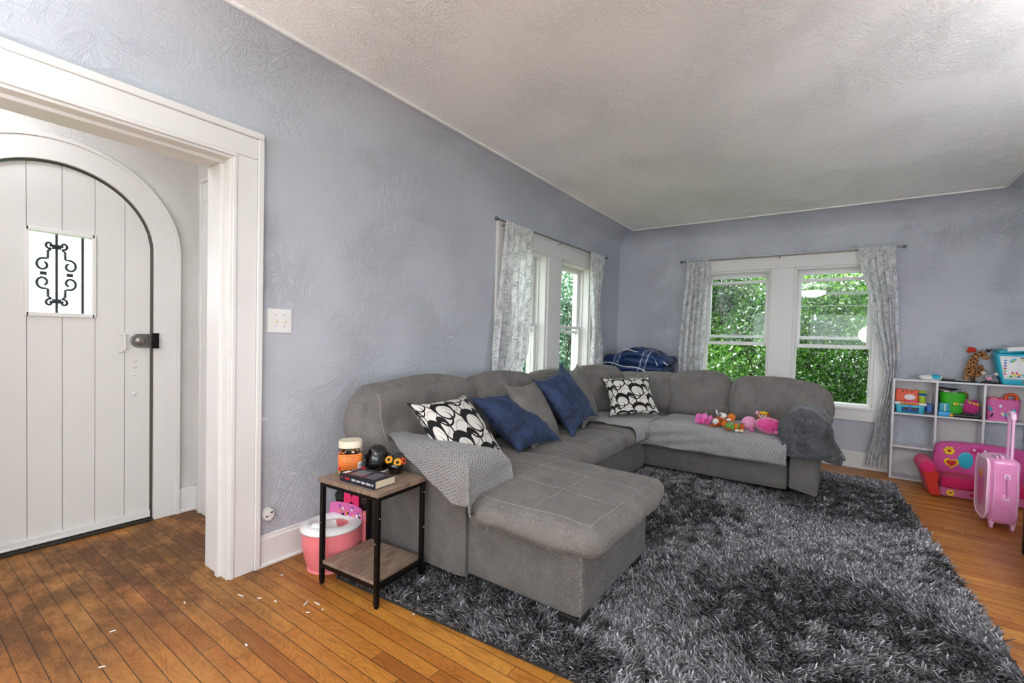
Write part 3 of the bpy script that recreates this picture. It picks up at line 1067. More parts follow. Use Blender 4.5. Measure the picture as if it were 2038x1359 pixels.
# rim lock, keeper, old handle and weather strip
g = G()
poly = [(0.030, -0.042)] + [(-0.022+0.040*math.cos(a), 0.042*math.sin(a)) for a in [PI*1.5-PI*k/12 for k in range(13)]] + [(0.030, 0.042)]
Ml = Matrix.Translation((0.975, ys, 1.124)) @ Matrix.Rotation(PI/2, 4, 'X')
g.prism(poly, 0, 0.018, M=Ml)
lk = obj('rim_lock', g, M_STEEL, d1, bevel=0.003)
g = G(); g.lathe([(0.0, 0.0), (0.024, 0.0), (0.024, 0.010), (0.019, 0.014), (0, 0.014)], 20, M=Matrix.Translation((0.958, ys-0.018, 1.124)) @ Matrix.Rotation(PI/2, 4, 'X'))
obj('lock_cylinder', g, M_STEEL, lk)
for dx in (-0.012, 0.014):
    for dz in (-0.036, 0.036):
        g = G(); g.ell((0.975+dx, ys-0.019, 1.124+dz), 0.0032, 8); obj('screw', g, M_STEEL, lk)
g = G(); g.box(1.003, 1.040, YD-0.044, YD-0.022, 1.078, 1.172); g.box(1.003, 1.04, YD-0.05, YD-0.044, 1.078, 1.092); g.box(1.003, 1.04, YD-0.05, YD-0.044, 1.119, 1.131); g.box(1.003, 1.04, YD-0.05, YD-0.044, 1.158, 1.172)
obj('strike_box', g, M_BLACKMETAL, d1, bevel=0.002)
g = G()
g.tube([(0.884, ys, 1.158), (0.884, ys-0.020, 1.152), (0.886, ys-0.022, 1.110), (0.884, ys-0.020, 1.068), (0.884, ys, 1.060)], [0.005, 0.006, 0.005, 0.006, 0.005], 8)
for z_ in (1.160, 1.056):
    g.ell((0.874, ys-0.003, z_), (0.012, 0.004, 0.007), 12); g.ell((0.894, ys-0.003, z_+0.002), (0.012, 0.004, 0.007), 12)
obj('door_handle', g, M_DOOR, d1)
for z_ in (1.00, 0.965, 0.918, 0.80):
    g = G(); g.ell((0.935, ys, z_), (0.013, 0.005, 0.010), 12, lump=0.3, seed=z_); obj('filled_hole', g, M_DOOR, d1)
g = G(); g.box(AX-AR+0.006, AX+AR-0.006, ys-0.016, ys, 0.022, 0.062); g.box(AX-AR+0.006, AX+AR-0.006, ys-0.022, ys-0.016, 0.022, 0.034)
obj('door_sweep', g, M_DOOR, d1, bevel=0.003)
g = G(); g.box(AX-AR, AX+AR, YD-0.03, YD+0.15, 0, 0.016)
struct('trim_12', g, plain('dark_worn_threshold', '2b2620', 0.8, bump=(40, 0.8, 0.006), vary=0.6, vscale=30), bevel=0.004)

# ------------------------------------------------------------------ windows
def window(idx, place, u0, u1, raised, bar=False):
    """double-hung window; place(u, t, z): t grows outward from the room face"""
    g = G()
    def bx(gg, ua, ub, ta, tb, za, zb):
        vs = [place(u, t, z) for t in (ta, tb) for u, z in ((ua, za), (ub, za), (ub, zb), (ua, zb))]
        gg.add(vs, [(0, 1, 2, 3), (7, 6, 5, 4), (0, 4, 5, 1), (1, 5, 6, 2), (2, 6, 7, 3), (3, 7, 4, 0)])
    j = 0.022
    bx(g, u0-0.005, u0+j, 0.001, T, WZ0+0.02, WZ1-j); bx(g, u1-j, u1+0.005, 0.001, T, WZ0+0.02, WZ1-j)
    bx(g, u0, u1, 0.001, T, WZ1-j, WZ1+0.005); bx(g, u0, u1, 0.02, T, WZ0-0.005, WZ0+0.02)
    for e, s in ((u0+j, 1), (u1-j, -1)):
        bx(g, min(e, e+s*0.012), max(e, e+s*0.012), 0.078, 0.093, WZ0, WZ1)
        bx(g, min(e, e+s*0.012), max(e, e+s*0.012), 0.156, 0.17, WZ0, WZ1)
    bx(g, u0+j, u1-j, 0.078, 0.093, WZ1-j-0.012, WZ1-j)
    w = struct('window_%d' % idx, g, M_TRIM, bevel=0.002)
    mid = (WZ0+WZ1)/2+0.0
    a, b = u0+j+0.002, u1-j-0.002
    def sash(name, z0, z1, t0, t1, bot, topr):
        g = G()
        st = 0.038
        bx(g, a, a+st, t0, t1, z0, z1); bx(g, b-st, b, t0, t1, z0, z1)
        bx(g, a+st, b-st, t0, t1, z0, z0+bot); bx(g, a+st, b-st, t0, t1, z1-topr, z1)
        s_ = obj(name, g, M_SASH, w, bevel=0.003)
        g = G(); bx(g, a+st-0.004, b-st+0.004, (t0+t1)/2-0.0015, (t0+t1)/2+0.0015, z0+bot-0.004, z1-topr+0.004)
        obj('pane', g, M_GLASS, s_, smooth=False)
        return s_
    hs = mid-WZ0+0.02
    sash('upper_sash', WZ1-j-hs, WZ1-j, 0.128, 0.154, 0.034, 0.045)
    lo = WZ0+0.02+raised
    s_ = sash('lower_sash', lo, lo+hs, 0.095, 0.122, 0.040, 0.034)
    g = G(); um = (u0+u1)/2
    bx(g, um-0.03, um+0.03, 0.09, 0.105, WZ1-j-hs+0.002+0.030, WZ1-j-hs+0.046); bx(g, um-0.012, um+0.03, 0.084, 0.095, WZ1-j-hs+0.038, WZ1-j-hs+0.05)
    obj('sash_lock', g, M_STEEL, s_, bevel=0.002)
    if bar:
        g = G(); bx(g, u0, u1, 0.185, 0.20, 1.745, 1.772); bx(g, u0, u1, 0.185, 0.195, 1.625, 1.634)
        obj('storm_window_bar', g, M_SASH, w)
    return w
pl_left = lambda u, t, z: (u, W+t, z)
pl_far = lambda u, t, z: (D+t, u, z)
window(1, pl_left, *LW[0], 0.0)
window(2, pl_left, *LW[1], 0.0)
window(3, pl_far, *FW[1], 0.57)
window(4, pl_far, *FW[0], 0.56, bar=True)
# casings, mullions and aprons
def casing(name, place, lights, o0, o1):
    g = G()
    def bx(ua, ub, ta, tb, za, zb):
        vs = [place(u, t, z) for t in (ta, tb) for u, z in ((ua, za), (ub, za), (ub, zb), (ua, zb))]
        g.add(vs, [(0, 1, 2, 3), (7, 6, 5, 4), (0, 4, 5, 1), (1, 5, 6, 2), (2, 6, 7, 3), (3, 7, 4, 0)])
    (a0, a1), (b0, b1) = lights
    bx(o0, a0, -0.022, 0, WZ0-0.022, WZ1); bx(b1, o1, -0.022, 0, WZ0-0.022, WZ1)
    bx(a1, b0, -0.022, 0, WZ0, WZ1)
    bx(o0, o1, -0.024, 0, WZ1, 2.152)
    bx(o0, o1, -0.021, 0, WZ0-0.13, WZ0-0.022)
    bx(a0, b1, -0.034, 0.05, WZ0-0.022, WZ0+0.004)
    bx(o0-0.006, o1+0.006, -0.034, 0, 2.150, 2.175)
    return struct(name, g, M_TRIM, bevel=0.003)
casing('trim_13', pl_left, LW, 2.997, 4.885)
casing('trim_14', pl_far, FW, -0.425, 1.500)

# unseen windows added behind the camera to let daylight in: simple sashes with glass
def added_rear_window(idx, place, u0, u1):
    g = G()
    def bx(ua, ub, ta, tb, za, zb, gg=g):
        vs = [place(u, t, z) for t in (ta, tb) for u, z in ((ua, za), (ub, za), (ub, zb), (ua, zb))]
        gg.add(vs, [(0, 1, 2, 3), (7, 6, 5, 4), (0, 4, 5, 1), (1, 5, 6, 2), (2, 6, 7, 3), (3, 7, 4, 0)])
    bx(u0, u0+0.06, -0.02, 0.1, 0.7, 2.1); bx(u1-0.06, u1, -0.02, 0.1, 0.7, 2.1); bx(u0, u1, -0.02, 0.1, 0.7, 0.76); bx(u0, u1, -0.02, 0.1, 2.04, 2.1)
    bx(u0, u1, 0.02, 0.06, 1.38, 1.42)
    w = struct('window_%d' % idx, g, M_TRIM, bevel=0.003)
    gg = G(); bx(u0+0.05, u1-0.05, 0.038, 0.041, 0.75, 2.05, gg)
    obj('pane', gg, M_GLASS, w, smooth=False)
added_rear_window(5, lambda u, t, z: (u, YR-t, z), -2.6, -1.2)
added_rear_window(6, lambda u, t, z: (u, YR-t, z), -0.6, 0.8)
added_rear_window(7, lambda u, t, z: (XB-t, u, z), -0.7, 0.7)
added_rear_window(8, lambda u, t, z: (XB-t, u, z), 1.0, 2.1)

# ------------------------------------------------------------------ lamps out of view: ceiling bowl, plus added entry, globe and uplighter lamps
def bowl_lamp(x, y, r, power, label, zc=H):
    t = thing('ceiling_lamp', label, 'ceiling light', (x, y, zc))
    g = G(); g.lathe([(0.0, 0.0), (0.07, 0.0), (0.075, -0.02), (0.02, -0.03), (0.012, -0.10), (0.012, -0.12)], 24, c=(x, y, zc))
    obj('canopy', g, M_STEEL, t)
    g = G()
    pr = [(0.0, -0.12-r*0.55)] + [(r*math.sin(a), -0.12-r*0.55*math.cos(a)) for a in [PI/2*k/10 for k in range(1, 11)]]
    pr += [(r-0.012, -0.122)] 
    g.lathe(pr, 32, c=(x, y, zc), cap=False)
    g.lathe([(r-0.012, -0.122), (0.0, -0.150)], 32, c=(x, y, zc), cap=False)
    m = plain('frosted_bowl_glass', 'f6f8ff', 0.4, emis=power)
    obj('glass_bowl', g, m, t)
bowl_lamp(-0.6, 0.5, 0.26, LAMP_POWER*0.5, 'frosted glass bowl lamp on the ceiling nearest the sofa side')
bowl_lamp(0.25, 3.05, 0.12, ADDED_ENTRY_POWER, 'small frosted bowl lamp added out of sight on the entry ceiling to brighten it')  # hidden lamp added to brighten the entry
def added_globe_lamp(x, y, z0, zc, r, power, label):  # added fill lamps, out of view, to light walls and ceiling
    t = thing('added_globe_lamp', label, 'lamp', (x, y, z0))
    g = G(); g.lathe([(0, 0), (0.12, 0), (0.12, 0.012), (0.02, 0.03), (0.011, 0.05), (0.011, zc-z0-r*0.96)], 24, c=(x, y, z0))
    obj('stand', g, M_BLACKMETAL, t)
    g = G(); g.ell((x, y, zc), r, 24)
    obj('globe_shade', g, plain('opal_globe_glass', 'f6f8ff', 0.4, emis=power), t)
added_globe_lamp(-1.9, 1.3, 0, 1.5, 0.2, LAMP_POWER, 'added fill light, a tall opal globe floor lamp by the left wall behind the viewer')
added_globe_lamp(-1.9, -0.6, 0, 1.5, 0.2, LAMP_POWER, 'added fill light, a tall opal globe floor lamp by the rear wall')
added_globe_lamp(3.15, -1.16, 0.46, 1.0, 0.13, LAMP_POWER*0.9, 'added fill light, an opal globe lamp out of view on the black console table')  # added out of view to light the far end of the room
def added_torchiere(x, y, zt, r, power, label):  # added uplighters: bounce soft light off the ceiling from out of view
    t = thing('added_uplighter', label, 'lamp', (x, y, 0))
    g = G(); g.lathe([(0, 0), (0.14, 0), (0.14, 0.012), (0.02, 0.03), (0.013, 0.05), (0.013, zt-0.12), (0.03, zt-0.11)], 24, c=(x, y, 0))
    obj('stand', g, M_BLACKMETAL, t)
    g = G(); g.lathe([(0.02, zt-0.115), (r*0.6, zt-0.09), (r, zt), (r-0.006, zt), (r*0.58, zt-0.08), (0.0, zt-0.10)], 32, c=(x, y, 0), cap=False)
    obj('metal_bowl', g, M_CUBE, t)
    g = G(); g.ell((x, y, zt-0.045), (r*0.62, r*0.62, 0.02), 20)
    obj('bulb', g, plain('lamp_tube', 'f6f8ff', 0.4, emis=power), t)
added_torchiere(-0.5, 1.9, 1.75, 0.18, LAMP_POWER*4.0, 'added uplighter brightening the ceiling, beside the left wall behind the viewer')
added_torchiere(-0.3, -1.1, 1.75, 0.18, LAMP_POWER*4.0, 'added uplighter brightening the ceiling, out of view beside the right wall')
added_torchiere(2.2, -1.18, 1.75, 0.16, LAMP_POWER*2.8, 'added uplighter brightening the ceiling, out of view beside the black console table')

# ------------------------------------------------------------------ outdoors
g = G(); g.box(D+T, 30, -15, 20, -0.5, -0.4); g.box(XB-8, D+T, 3.72, 20, -0.5, -0.4); g.box(-15, D+T, -15, YR-0.25, -0.5, -0.4); g.box(-15, XB-0.25, YR-0.25, 3.72, -0.5, -0.4)
struct('ground', g, M_GRASS, smooth=False)

def raw_mesh(name, V, Fc, tone, mat, parent=None, loops=4, smooth=False):
    me = bpy.data.meshes.new(name)
    nv, nf = len(V), len(Fc)
    me.vertices.add(nv); me.vertices.foreach_set('co', V.astype(np.float32).ravel())
    me.loops.add(nf*loops); me.loops.foreach_set('vertex_index', Fc.astype(np.int32).ravel())
    me.polygons.add(nf)
    me.polygons.foreach_set('loop_start', np.arange(0, nf*loops, loops, dtype=np.int32))
    me.update(calc_edges=True)
    at = me.attributes.new('tone', 'FLOAT', 'FACE')
    at.data.foreach_set('value', tone.astype(np.float32))
    if smooth: me.polygons.foreach_set('use_smooth', np.ones(nf, dtype=bool))
    me.materials.append(mat)
    o = bpy.data.objects.new(name, me)
    COL.objects.link(o)
    if parent is not None:
        o.parent = parent
        o.matrix_parent_inverse = WM[parent.name].inverted()
        WM[o.name] = WM[parent.name].copy()
    return o

def foliage(name, blobs, count, size, mat, parent, tone_bias=0.0):
    """leaves scattered through a cloud of ellipsoids"""
    B = np.array(blobs)
    vol = B[:, 3]*B[:, 4]*B[:, 5]
    k = rng.choice(len(B), count, p=vol/vol.sum())
    d = rng.normal(size=(count, 3)); d /= np.linalg.norm(d, axis=1)[:, None]
    r = rng.random(count)**0.45
    c = B[k, :3] + d*r[:, None]*B[k, 3:6]
    # leaf frame
    a = rng.normal(size=(count, 3)); a[:, 2] -= 0.5; a /= np.linalg.norm(a, axis=1)[:, None]
    b = np.cross(a, rng.normal(size=(count, 3))); b /= np.linalg.norm(b, axis=1)[:, None]
    nrm = np.cross(a, b)
    L = size*(0.6+0.8*rng.random(count))[:, None]
    Wd = L*0.27
    p0 = c; p1 = c + a*L*0.45 + b*Wd + nrm*L*0.06; p2 = c + a*L; p3 = c + a*L*0.45 - b*Wd + nrm*L*0.06
    V = np.stack([p0, p1, p2, p3], 1).reshape(-1, 3)
    Fc = np.arange(count*4).reshape(-1, 4)
    cl = rng.random(len(B))[k]
    tone = np.clip(0.2+0.6*rng.random(count)*0.9 + 0.25*(cl-0.5) + tone_bias, 0, 1)
    return raw_mesh(name, V, Fc, tone, mat, parent)

def branches(parent, base, n, hgt, spread, seed):
    rd = random.Random(seed)
    g = G()
    for i in range(n):
        p = Vector(base) + Vector((rd.uniform(-.3, .3)*spread, rd.uniform(-.3, .3)*spread, 0))
        pts = [p.copy()]
        dr = Vector((rd.uniform(-.5, .5)*spread/hgt, rd.uniform(-.5, .5)*spread/hgt, 1)).normalized()
        for j in range(7):
            dr = (dr+Vector((rd.uniform(-.25, .25), rd.uniform(-.25, .25), rd.uniform(-.1, .1)))).normalized()
            p = p + dr*hgt/7
            pts.append(p.copy())
        g.tube(pts, [0.035*(1-k/8.5) for k in range(8)], 6)
        for j in (2, 3, 4, 5):
            q = pts[j].copy(); d2 = (dr+Vector((rd.uniform(-1, 1), rd.uniform(-1, 1), rd.uniform(-.2, .5)))).normalized()
            tw = [q.copy()]
            for k in range(4):
                q = q+d2*0.22; d2 = (d2+Vector((rd.uniform(-.3, .3), rd.uniform(-.3, .3), rd.uniform(-.3, .3)))).normalized(); tw.append(q.copy())
            g.tube(tw, [0.014, 0.011, 0.008, 0.006, 0.003], 5)
    obj('branches', g, M_BARK, parent)

def shrub(label, base, blobs, count, size, mat, nb, hgt, spread, seed, tone=0.0):
    t = thing('shrub', label, 'shrub', base, group=None)
    foliage('foliage', blobs, count, size, mat, t, tone)
    branches(t, base, nb, hgt, spread, seed)
    return t
rd = random.Random(3)
bl = [(8.5+rd.uniform(-.5, .5), rd.uniform(0.9, 3.4), rd.uniform(-0.2, 2.4), .5, .5, .45) for _ in range(44)]
shrub('dense green leafy shrub outside the left light of the far window', (8.5, 2.2, -0.4), bl, 110000, 0.06, M_LEAF, 9, 2.6, 1.8, 5)
bl = [(7.5+rd.uniform(-.3, .3), rd.uniform(-2.2, 0.75), rd.uniform(-0.4, 2.2), .4, .45, .4) for _ in range(46)]
shrub('bright green shrub outside the right light of the far window', (7.5, -0.8, -0.4), bl, 120000, 0.05, M_LEAF, 6, 2.4, 1.2, 8, 0.10)
bl = [(rd.uniform(11.5, 13.5), rd.uniform(-5.0, 7.0), rd.uniform(0.3, 4.4), .9, .9, .8) for _ in range(60)]
shrub('taller pale tree seen above the shrubs through the far window', (12.5, 1.5, -0.4), bl, 80000, 0.12, M_LEAF, 5, 4.0, 4.0, 18, 0.25)
bl = [(rd.uniform(6.0, 16.5), 5.3+rd.uniform(-.4, .5), rd.uniform(0.0, 2.9), .7, .5, .6) for _ in range(60)]
shrub('blue-green shrub outside the window behind the long side of the sofa', (9.2, 5.4, -0.4), bl, 90000, 0.075, M_LEAF2, 9, 2.8, 3.0, 12)

# ------------------------------------------------------------------ shag rug
RC = [(1.50, -0.66), (5.03, -0.44), (5.12, 2.0), (1.30, 1.98)]
g = G(); g.prism(RC, 0.001, 0.014)
rug = obj('shag_rug', g, M_RUGBACK, bevel=0.004)
tag(rug, 'large charcoal grey shag rug lying under the sofa', 'rug')
WM[rug.name] = Matrix.Identity(4)
N = 260000
uu, vv = rng.random(N), rng.random(N)
c0, c1, c2, c3 = [np.array(c) for c in RC]
pt = (c0*(1-uu)[:, None]+c1*uu[:, None])*(1-vv)[:, None] + (c3*(1-uu)[:, None]+c2*uu[:, None])*vv[:, None]
x, y = pt[:, 0], pt[:, 1]
keep = ~(((x > 1.72) & (y > 1.55)) | ((x > 1.72) & (x < 2.30) & (y > 0.92)) | ((x > 4.15) & (y > 0.26)))
# thin out far away where tufts merge
keep &= rng.random(N) < np.clip(1.35-0.17*x, 0.5, 1)
pt = pt[keep]; n = len(pt); x, y = pt[:, 0], pt[:, 1]
cl = np.sin(x*23+np.sin(y*17)*2)*np.cos(y*21+np.sin(x*13)*2)
ang = 2.2*np.sin(x*3.1+1)+2.0*np.cos(y*2.7) + cl*1.6 + rng.normal(0, 0.7, n)
Lh = 0.026+0.022*rng.random(n)
lean = 0.35+0.65*rng.random(n)
wd = (0.0022+0.0013*rng.random(n))*(1+0.16*x)
dx, dy = np.cos(ang), np.sin(ang)
bend = rng.normal(0, 0.6, n)
px_, py_ = -dy, dx
rows = []
for s, k in ((0, 1.0), (0.45, 1.0), (0.8, 0.75), (1.0, 0.25)):
    hx = Lh*lean*(s**1.6)
    cx_ = x + dx*hx + px_*bend*Lh*0.5*s*s
    cy_ = y + dy*hx + py_*bend*Lh*0.5*s*s
    cz_ = 0.012 + Lh*(s-0.35*lean*s*s)
    for sg in (-1, 1):
        rows.append(np.stack([cx_+sg*px_*wd*k, cy_+sg*py_*wd*k, cz_], 1))
V = np.stack(rows, 1).reshape(-1, 3)
b = (np.arange(n)*8)[:, None]
Fc = np.concatenate([b+np.array([0, 1, 3, 2]), b+np.array([2, 3, 5, 4]), b+np.array([4, 5, 7, 6])], 1).reshape(-1, 4)
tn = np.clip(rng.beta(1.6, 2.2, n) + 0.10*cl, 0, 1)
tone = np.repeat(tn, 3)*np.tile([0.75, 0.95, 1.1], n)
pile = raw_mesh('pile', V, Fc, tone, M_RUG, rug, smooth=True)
pile['kind'] = 'stuff'

# ------------------------------------------------------------------ sectional sofa
sofa = thing('sectional_sofa', 'worn grey U-shaped sectional sofa with chaise filling the corner by both windows', 'sofa', (2.9, 1.6, 0.0))
def seamline(o_g, pts, r, zoff=0.0, dirn=(0, 0, -1), n=40):
    """stitch line lying on a cushion: polyline in xy dropped on to the mesh"""
    tree = BVHTree.FromPolygons([Vector(v) for v in o_g.v], o_g.f)
    out = []
    P_ = [Vector(p) for p in pts]
    seg = len(P_)-1
    for i in range(n+1):
        t = i/n*seg
        k = min(int(t), seg-1)
        p = P_[k].lerp(P_[k+1], t-k)
        h = tree.ray_cast(p, Vector(dirn))
        if h[0] is not None: out.append(h[0]-Vector(dirn)*zoff)
    gg = G()
    if len(out) > 3: gg.tube(out, r, 5)
    return gg
B = lambda *a, **k: rbox(*a, **k)
obj('base', B(1.625, 2.39, 0.815, 2.30, 0.065, 0.345, r=0.02, n=10), M_SOFA_SIDE, sofa)
obj('base', B(2.395, 4.06, 1.42, 2.30, 0.065, 0.30, r=0.02, n=8), M_SOFA_SIDE, sofa)
obj('base', B(4.065, 5.00, 0.285, 2.30, 0.065, 0.29, r=0.02, n=8), M_SOFA_SIDE, sofa)
obj('backrest', B(1.58, 4.6, 2.235, 2.365, 0.07, 0.74, r=0.05, n=10, wr=0.004), M_SOFA_SIDE, sofa)
obj('backrest', B(4.86, 5.05, 0.08, 2.34, 0.07, 0.76, r=0.05, n=10, wr=0.004), M_SOFA_SIDE, sofa)
# left arm: rolled, leaning slightly out at the top
def arm(axis, a0, a1, b0, b1, ztop, flare):
    g = G()
    n, m = 26, 26
    w = (a1-a0)
    ca = (a0+a1)/2
    sec = []
    # cross-section: up outer side, over the roll, down inner side
    for k in range(m+1):
        t = k/m
        if t < 0.3:
            z = lerp(0.065, ztop-w*0.42, t/0.3); o = -w/2 - flare*max(0, (z-0.3)/(ztop-0.3))**1.5
        elif t < 0.75:
            a = PI - (t-0.3)/0.45*PI
            o = math.cos(a)*(w/2+flare); z = ztop-w*0.42 + math.sin(a)*w*0.42
        else:
            z = lerp(ztop-w*0.42, 0.10, (t-0.75)/0.25); o = w/2 + flare*max(0, (z-0.4)/(ztop-0.4))
        sec.append((o, z))
    def fn(u, v):
        o, z = sec[min(m, int(round(v*m)))]
        bb = lerp(b0, b1, u)
        e = min(u, 1-u)*abs(b1-b0)
        sh = math.sqrt(max(0, 1-(1-min(1, e/0.05))**2))
        o2 = o*(0.86+0.14*sh); z2 = 0.065+(z-0.065)*(0.955+0.045*sh)
        wv = fold((bb, z*2, o), 11, 8, 8, 8)*0.004
        return (ca+o2+wv, bb, z2) if axis == 'y' else (bb, ca+o2+wv, z2)
    g.surf(fn, n, m)
    for u in (0, 1):
        ring = [fn(u, k/m) for k in range(m+1)]
        g.add(ring, [tuple(range(m+1))])
    return g
obj('arm', arm('y', 1.590, 1.760, 2.36, 1.415, 0.632, 0.035), M_SOFA_SIDE, sofa)
obj('arm', arm('x', 0.085, 0.28, 4.045, 5.02, 0.665, 0.03), M_SOFA_SIDE, sofa)
# seat cushions
g = B(1.55, 2.43, 0.72, 2.16, 0.340, 0.475, r=0.064, n=40, bulge=0.020, wr=0.020, wf=(5, 5, 6), seed=2)
def notch(p):
    x, y, z = p
    k = min(1, max(0, (y-1.345)/0.06)); k = k*k*(3-2*k)
    x2 = 1.785+(x-1.55)*(2.43-1.785)/0.88
    return (lerp(x, x2, k), y, z)
g.v = [notch(p) for p in g.v]
sc_ = obj('chaise_cushion', g, M_SOFA, sofa, angle=80)
st = G()
for pts in ([(1.60, 0.77, 1), (2.38, 0.77, 1)], [(1.60, 0.77, 1), (1.60, 1.5, 1)], [(1.62, 1.05, 1), (2.38, 1.05, 1)], [(1.62, 1.33, 1), (2.40, 1.33, 1)], [(1.87, 0.78, 1), (1.90, 1.9, 1)], [(2.13, 0.78, 1), (2.15, 1.9, 1)], [(2.38, 0.77, 1), (2.39, 1.8, 1)]):
    gg = seamline(g, pts, 0.0011)
    st.add(gg.v, gg.f)
obj('stitching', st, M_STITCH, sc_)
g = B(2.44, 3.49, 1.375, 2.12, 0.30, 0.455, r=0.06, n=30, bulge=0.022, wr=0.014, wf=(5, 5, 6), seed=4)
sc_ = obj('seat_cushion', g, M_SOFA, sofa, angle=80)
st = G()
for pts in ([(2.48, 1.44, 1), (3.46, 1.43, 1)], [(2.80, 1.39, 1), (2.82, 2.0, 1)], [(3.12, 1.39, 1), (3.15, 2.0, 1)], [(2.48, 1.66, 1), (3.46, 1.66, 1)], [(3.44, 1.39, 1), (3.44, 1.9, 1)]):
    gg = seamline(g, pts, 0.0011)
    st.add(gg.v, gg.f)
obj('stitching', st, M_STITCH, sc_)
g = B(3.495, 4.80, 1.375, 2.12, 0.295, 0.455, r=0.07, n=24, bulge=0.02, wr=0.010, seed=6)
obj('seat_cushion', g, M_SOFA, sofa, angle=80)
g = B(4.00, 4.78, 0.29, 1.40, 0.285, 0.452, r=0.07, n=24, bulge=0.015, wr=0.010, seed=8)
obj('seat_cushion', g, M_SOFA, sofa, angle=80)
# back cushions
def back_cushion(cx, cy, w, h, t, rz, tilt, seed, z0=0.44, wr=0.03, roll=0.0):
    g = rbox(-w/2, w/2, -t/2, t/2, 0, h, r=min(0.085, t*0.44), n=30, bulge=0.035, wr=0.010, wf=(5, 5, 5), seed=seed)
    v2 = []
    for (x, y, z) in g.v:
        k = z/h
        # gathers: vertical puckers close to the top seam
        pk = max(0, k-0.55)/0.45
        y += math.sin(x*70+seed+3*math.sin(x*17))*0.007*pk*(1-pk*0.3)
        y += wr*0.8*fold((x, 0, z), seed+2, 4.5, 1, 5.5) + wr*0.25*fold((x, 0, z), seed+6, 14, 1, 9)
        z += 0.005*math.sin(x*7+seed)*pk
        y *= 1.0+0.20*(1-k)
        x *= 1-0.05*abs(k-0.5)*2
        v2.append((x, y, z))
    g.v = v2
    M = Matrix.Translation((cx, cy, z0)) @ Matrix.Rotation(rz, 4, 'Z') @ Matrix.Rotation(tilt, 4, 'X') @ Matrix.Rotation(roll, 4, 'Y')
    g.v = [tuple(M @ Vector(p)) for p in g.v]
    return g
# along the left wall (facing -Y)
for (cx, w, h, sd, ti) in ((1.965, 0.93, 0.475, 1, -0.10), (2.82, 0.78, 0.47, 2, -0.12), (3.60, 0.78, 0.46, 3, -0.12)):
    g = back_cushion(cx, 2.115, w, h, 0.20, 0, ti, sd, wr=0.045)
    o_ = obj('back_cushion', g, M_SOFA, sofa, angle=80)
    if sd == 1:
        st = seamline(g, [(1.60, 1.2, 0.50), (1.585, 1.2, 0.88)], 0.0018, dirn=(0, 1, 0), n=30)
        if st.v: obj('stitching', st, M_STITCH, o_)
g = back_cushion(4.30, 2.0, 0.62, 0.48, 0.2, math.radians(-22), -0.10, 4); obj('back_cushion', g, M_SOFA, sofa, angle=80)
# across the far side (facing -X)
g = back_cushion(4.80, 1.86, 0.46, 0.40, 0.18, -PI/2, -0.16, 5); obj('back_cushion', g, M_SOFA, sofa, angle=80)
g = back_cushion(4.77, 1.58, 0.50, 0.42, 0.20, -PI/2, -0.18, 6); obj('back_cushion', g, M_SOFA, sofa, angle=80)
g = back_cushion(4.74, 1.13, 0.60, 0.455, 0.22, -PI/2, -0.16, 7); obj('back_cushion', g, M_SOFA, sofa, angle=80)
g = back_cushion(4.72, 0.44, 0.80, 0.43, 0.24, -PI/2, -0.16, 8, wr=0.04, roll=0.05); obj('back_cushion', g, M_SOFA, sofa, angle=80)
# loose light hairs caught along the upholstery edges
for (x0, y0) in ((1.68, 0.87), (2.28, 0.87), (4.10, 0.14), (4.10, 0.9), (4.9, 0.14)):
    g = G(); g.box(x0-0.055, x0+0.055, y0-0.05, y0+0.05, 0.022, 0.068)
    obj('leg', g, M_BLACK, sofa, bevel=0.004)
for (x0, y0) in ((1.69, 2.2), (4.9, 2.2), (3.4, 1.5)):
    g = G(); g.box(x0-0.05, x0+0.05, y0-0.05, y0+0.05, 0.016, 0.068)
    obj('leg', g, M_BLACK, sofa, bevel=0.004)
hg = G()
rh = random.Random(4)
tree = None
for i in range(420):
    zone = rh.choice(['corner', 'front', 'side', 'right'])
    if zone == 'corner': p = Vector((1.622+rh.random()*0.01, 0.812+rh.random()*0.01, rh.uniform(0.08, 0.34)))
    elif zone == 'front': p = Vector((rh.uniform(1.56, 2.42), 0.712, rh.uniform(0.36, 0.47)))
    elif zone == 'side': p = Vector((1.542, rh.uniform(0.74, 1.35), rh.uniform(0.36, 0.47)))
    else: p = Vector((rh.uniform(1.64, 2.36), 0.812, rh.uniform(0.10, 0.34)))
    d = Vector((rh.uniform(-1, 1), rh.uniform(-1, 1), rh.uniform(-1, 1))).normalized()
    L = rh.uniform(0.008, 0.028)
    b_ = Vector((rh.uniform(-1, 1), rh.uniform(-1, 1), rh.uniform(-1, 1)))*0.3
    pts = [p + (d*t+b_*t*t)*L for t in (0, 0.33, 0.66, 1)]
    if zone == 'side' or zone == 'corner': pts = [Vector((min(q.x, p.x+0.001), q.y, q.z)) for q in pts]
    if zone in ('front', 'right', 'corner'): pts = [Vector((q.x, min(q.y, p.y+0.001), q.z)) for q in pts]
    hg.tube(pts, [0.0005, 0.0005, 0.0004, 0.0002], 4)
ho = obj('shed_hair', hg, M_STITCH, sofa)
ho['kind'] = 'stuff'

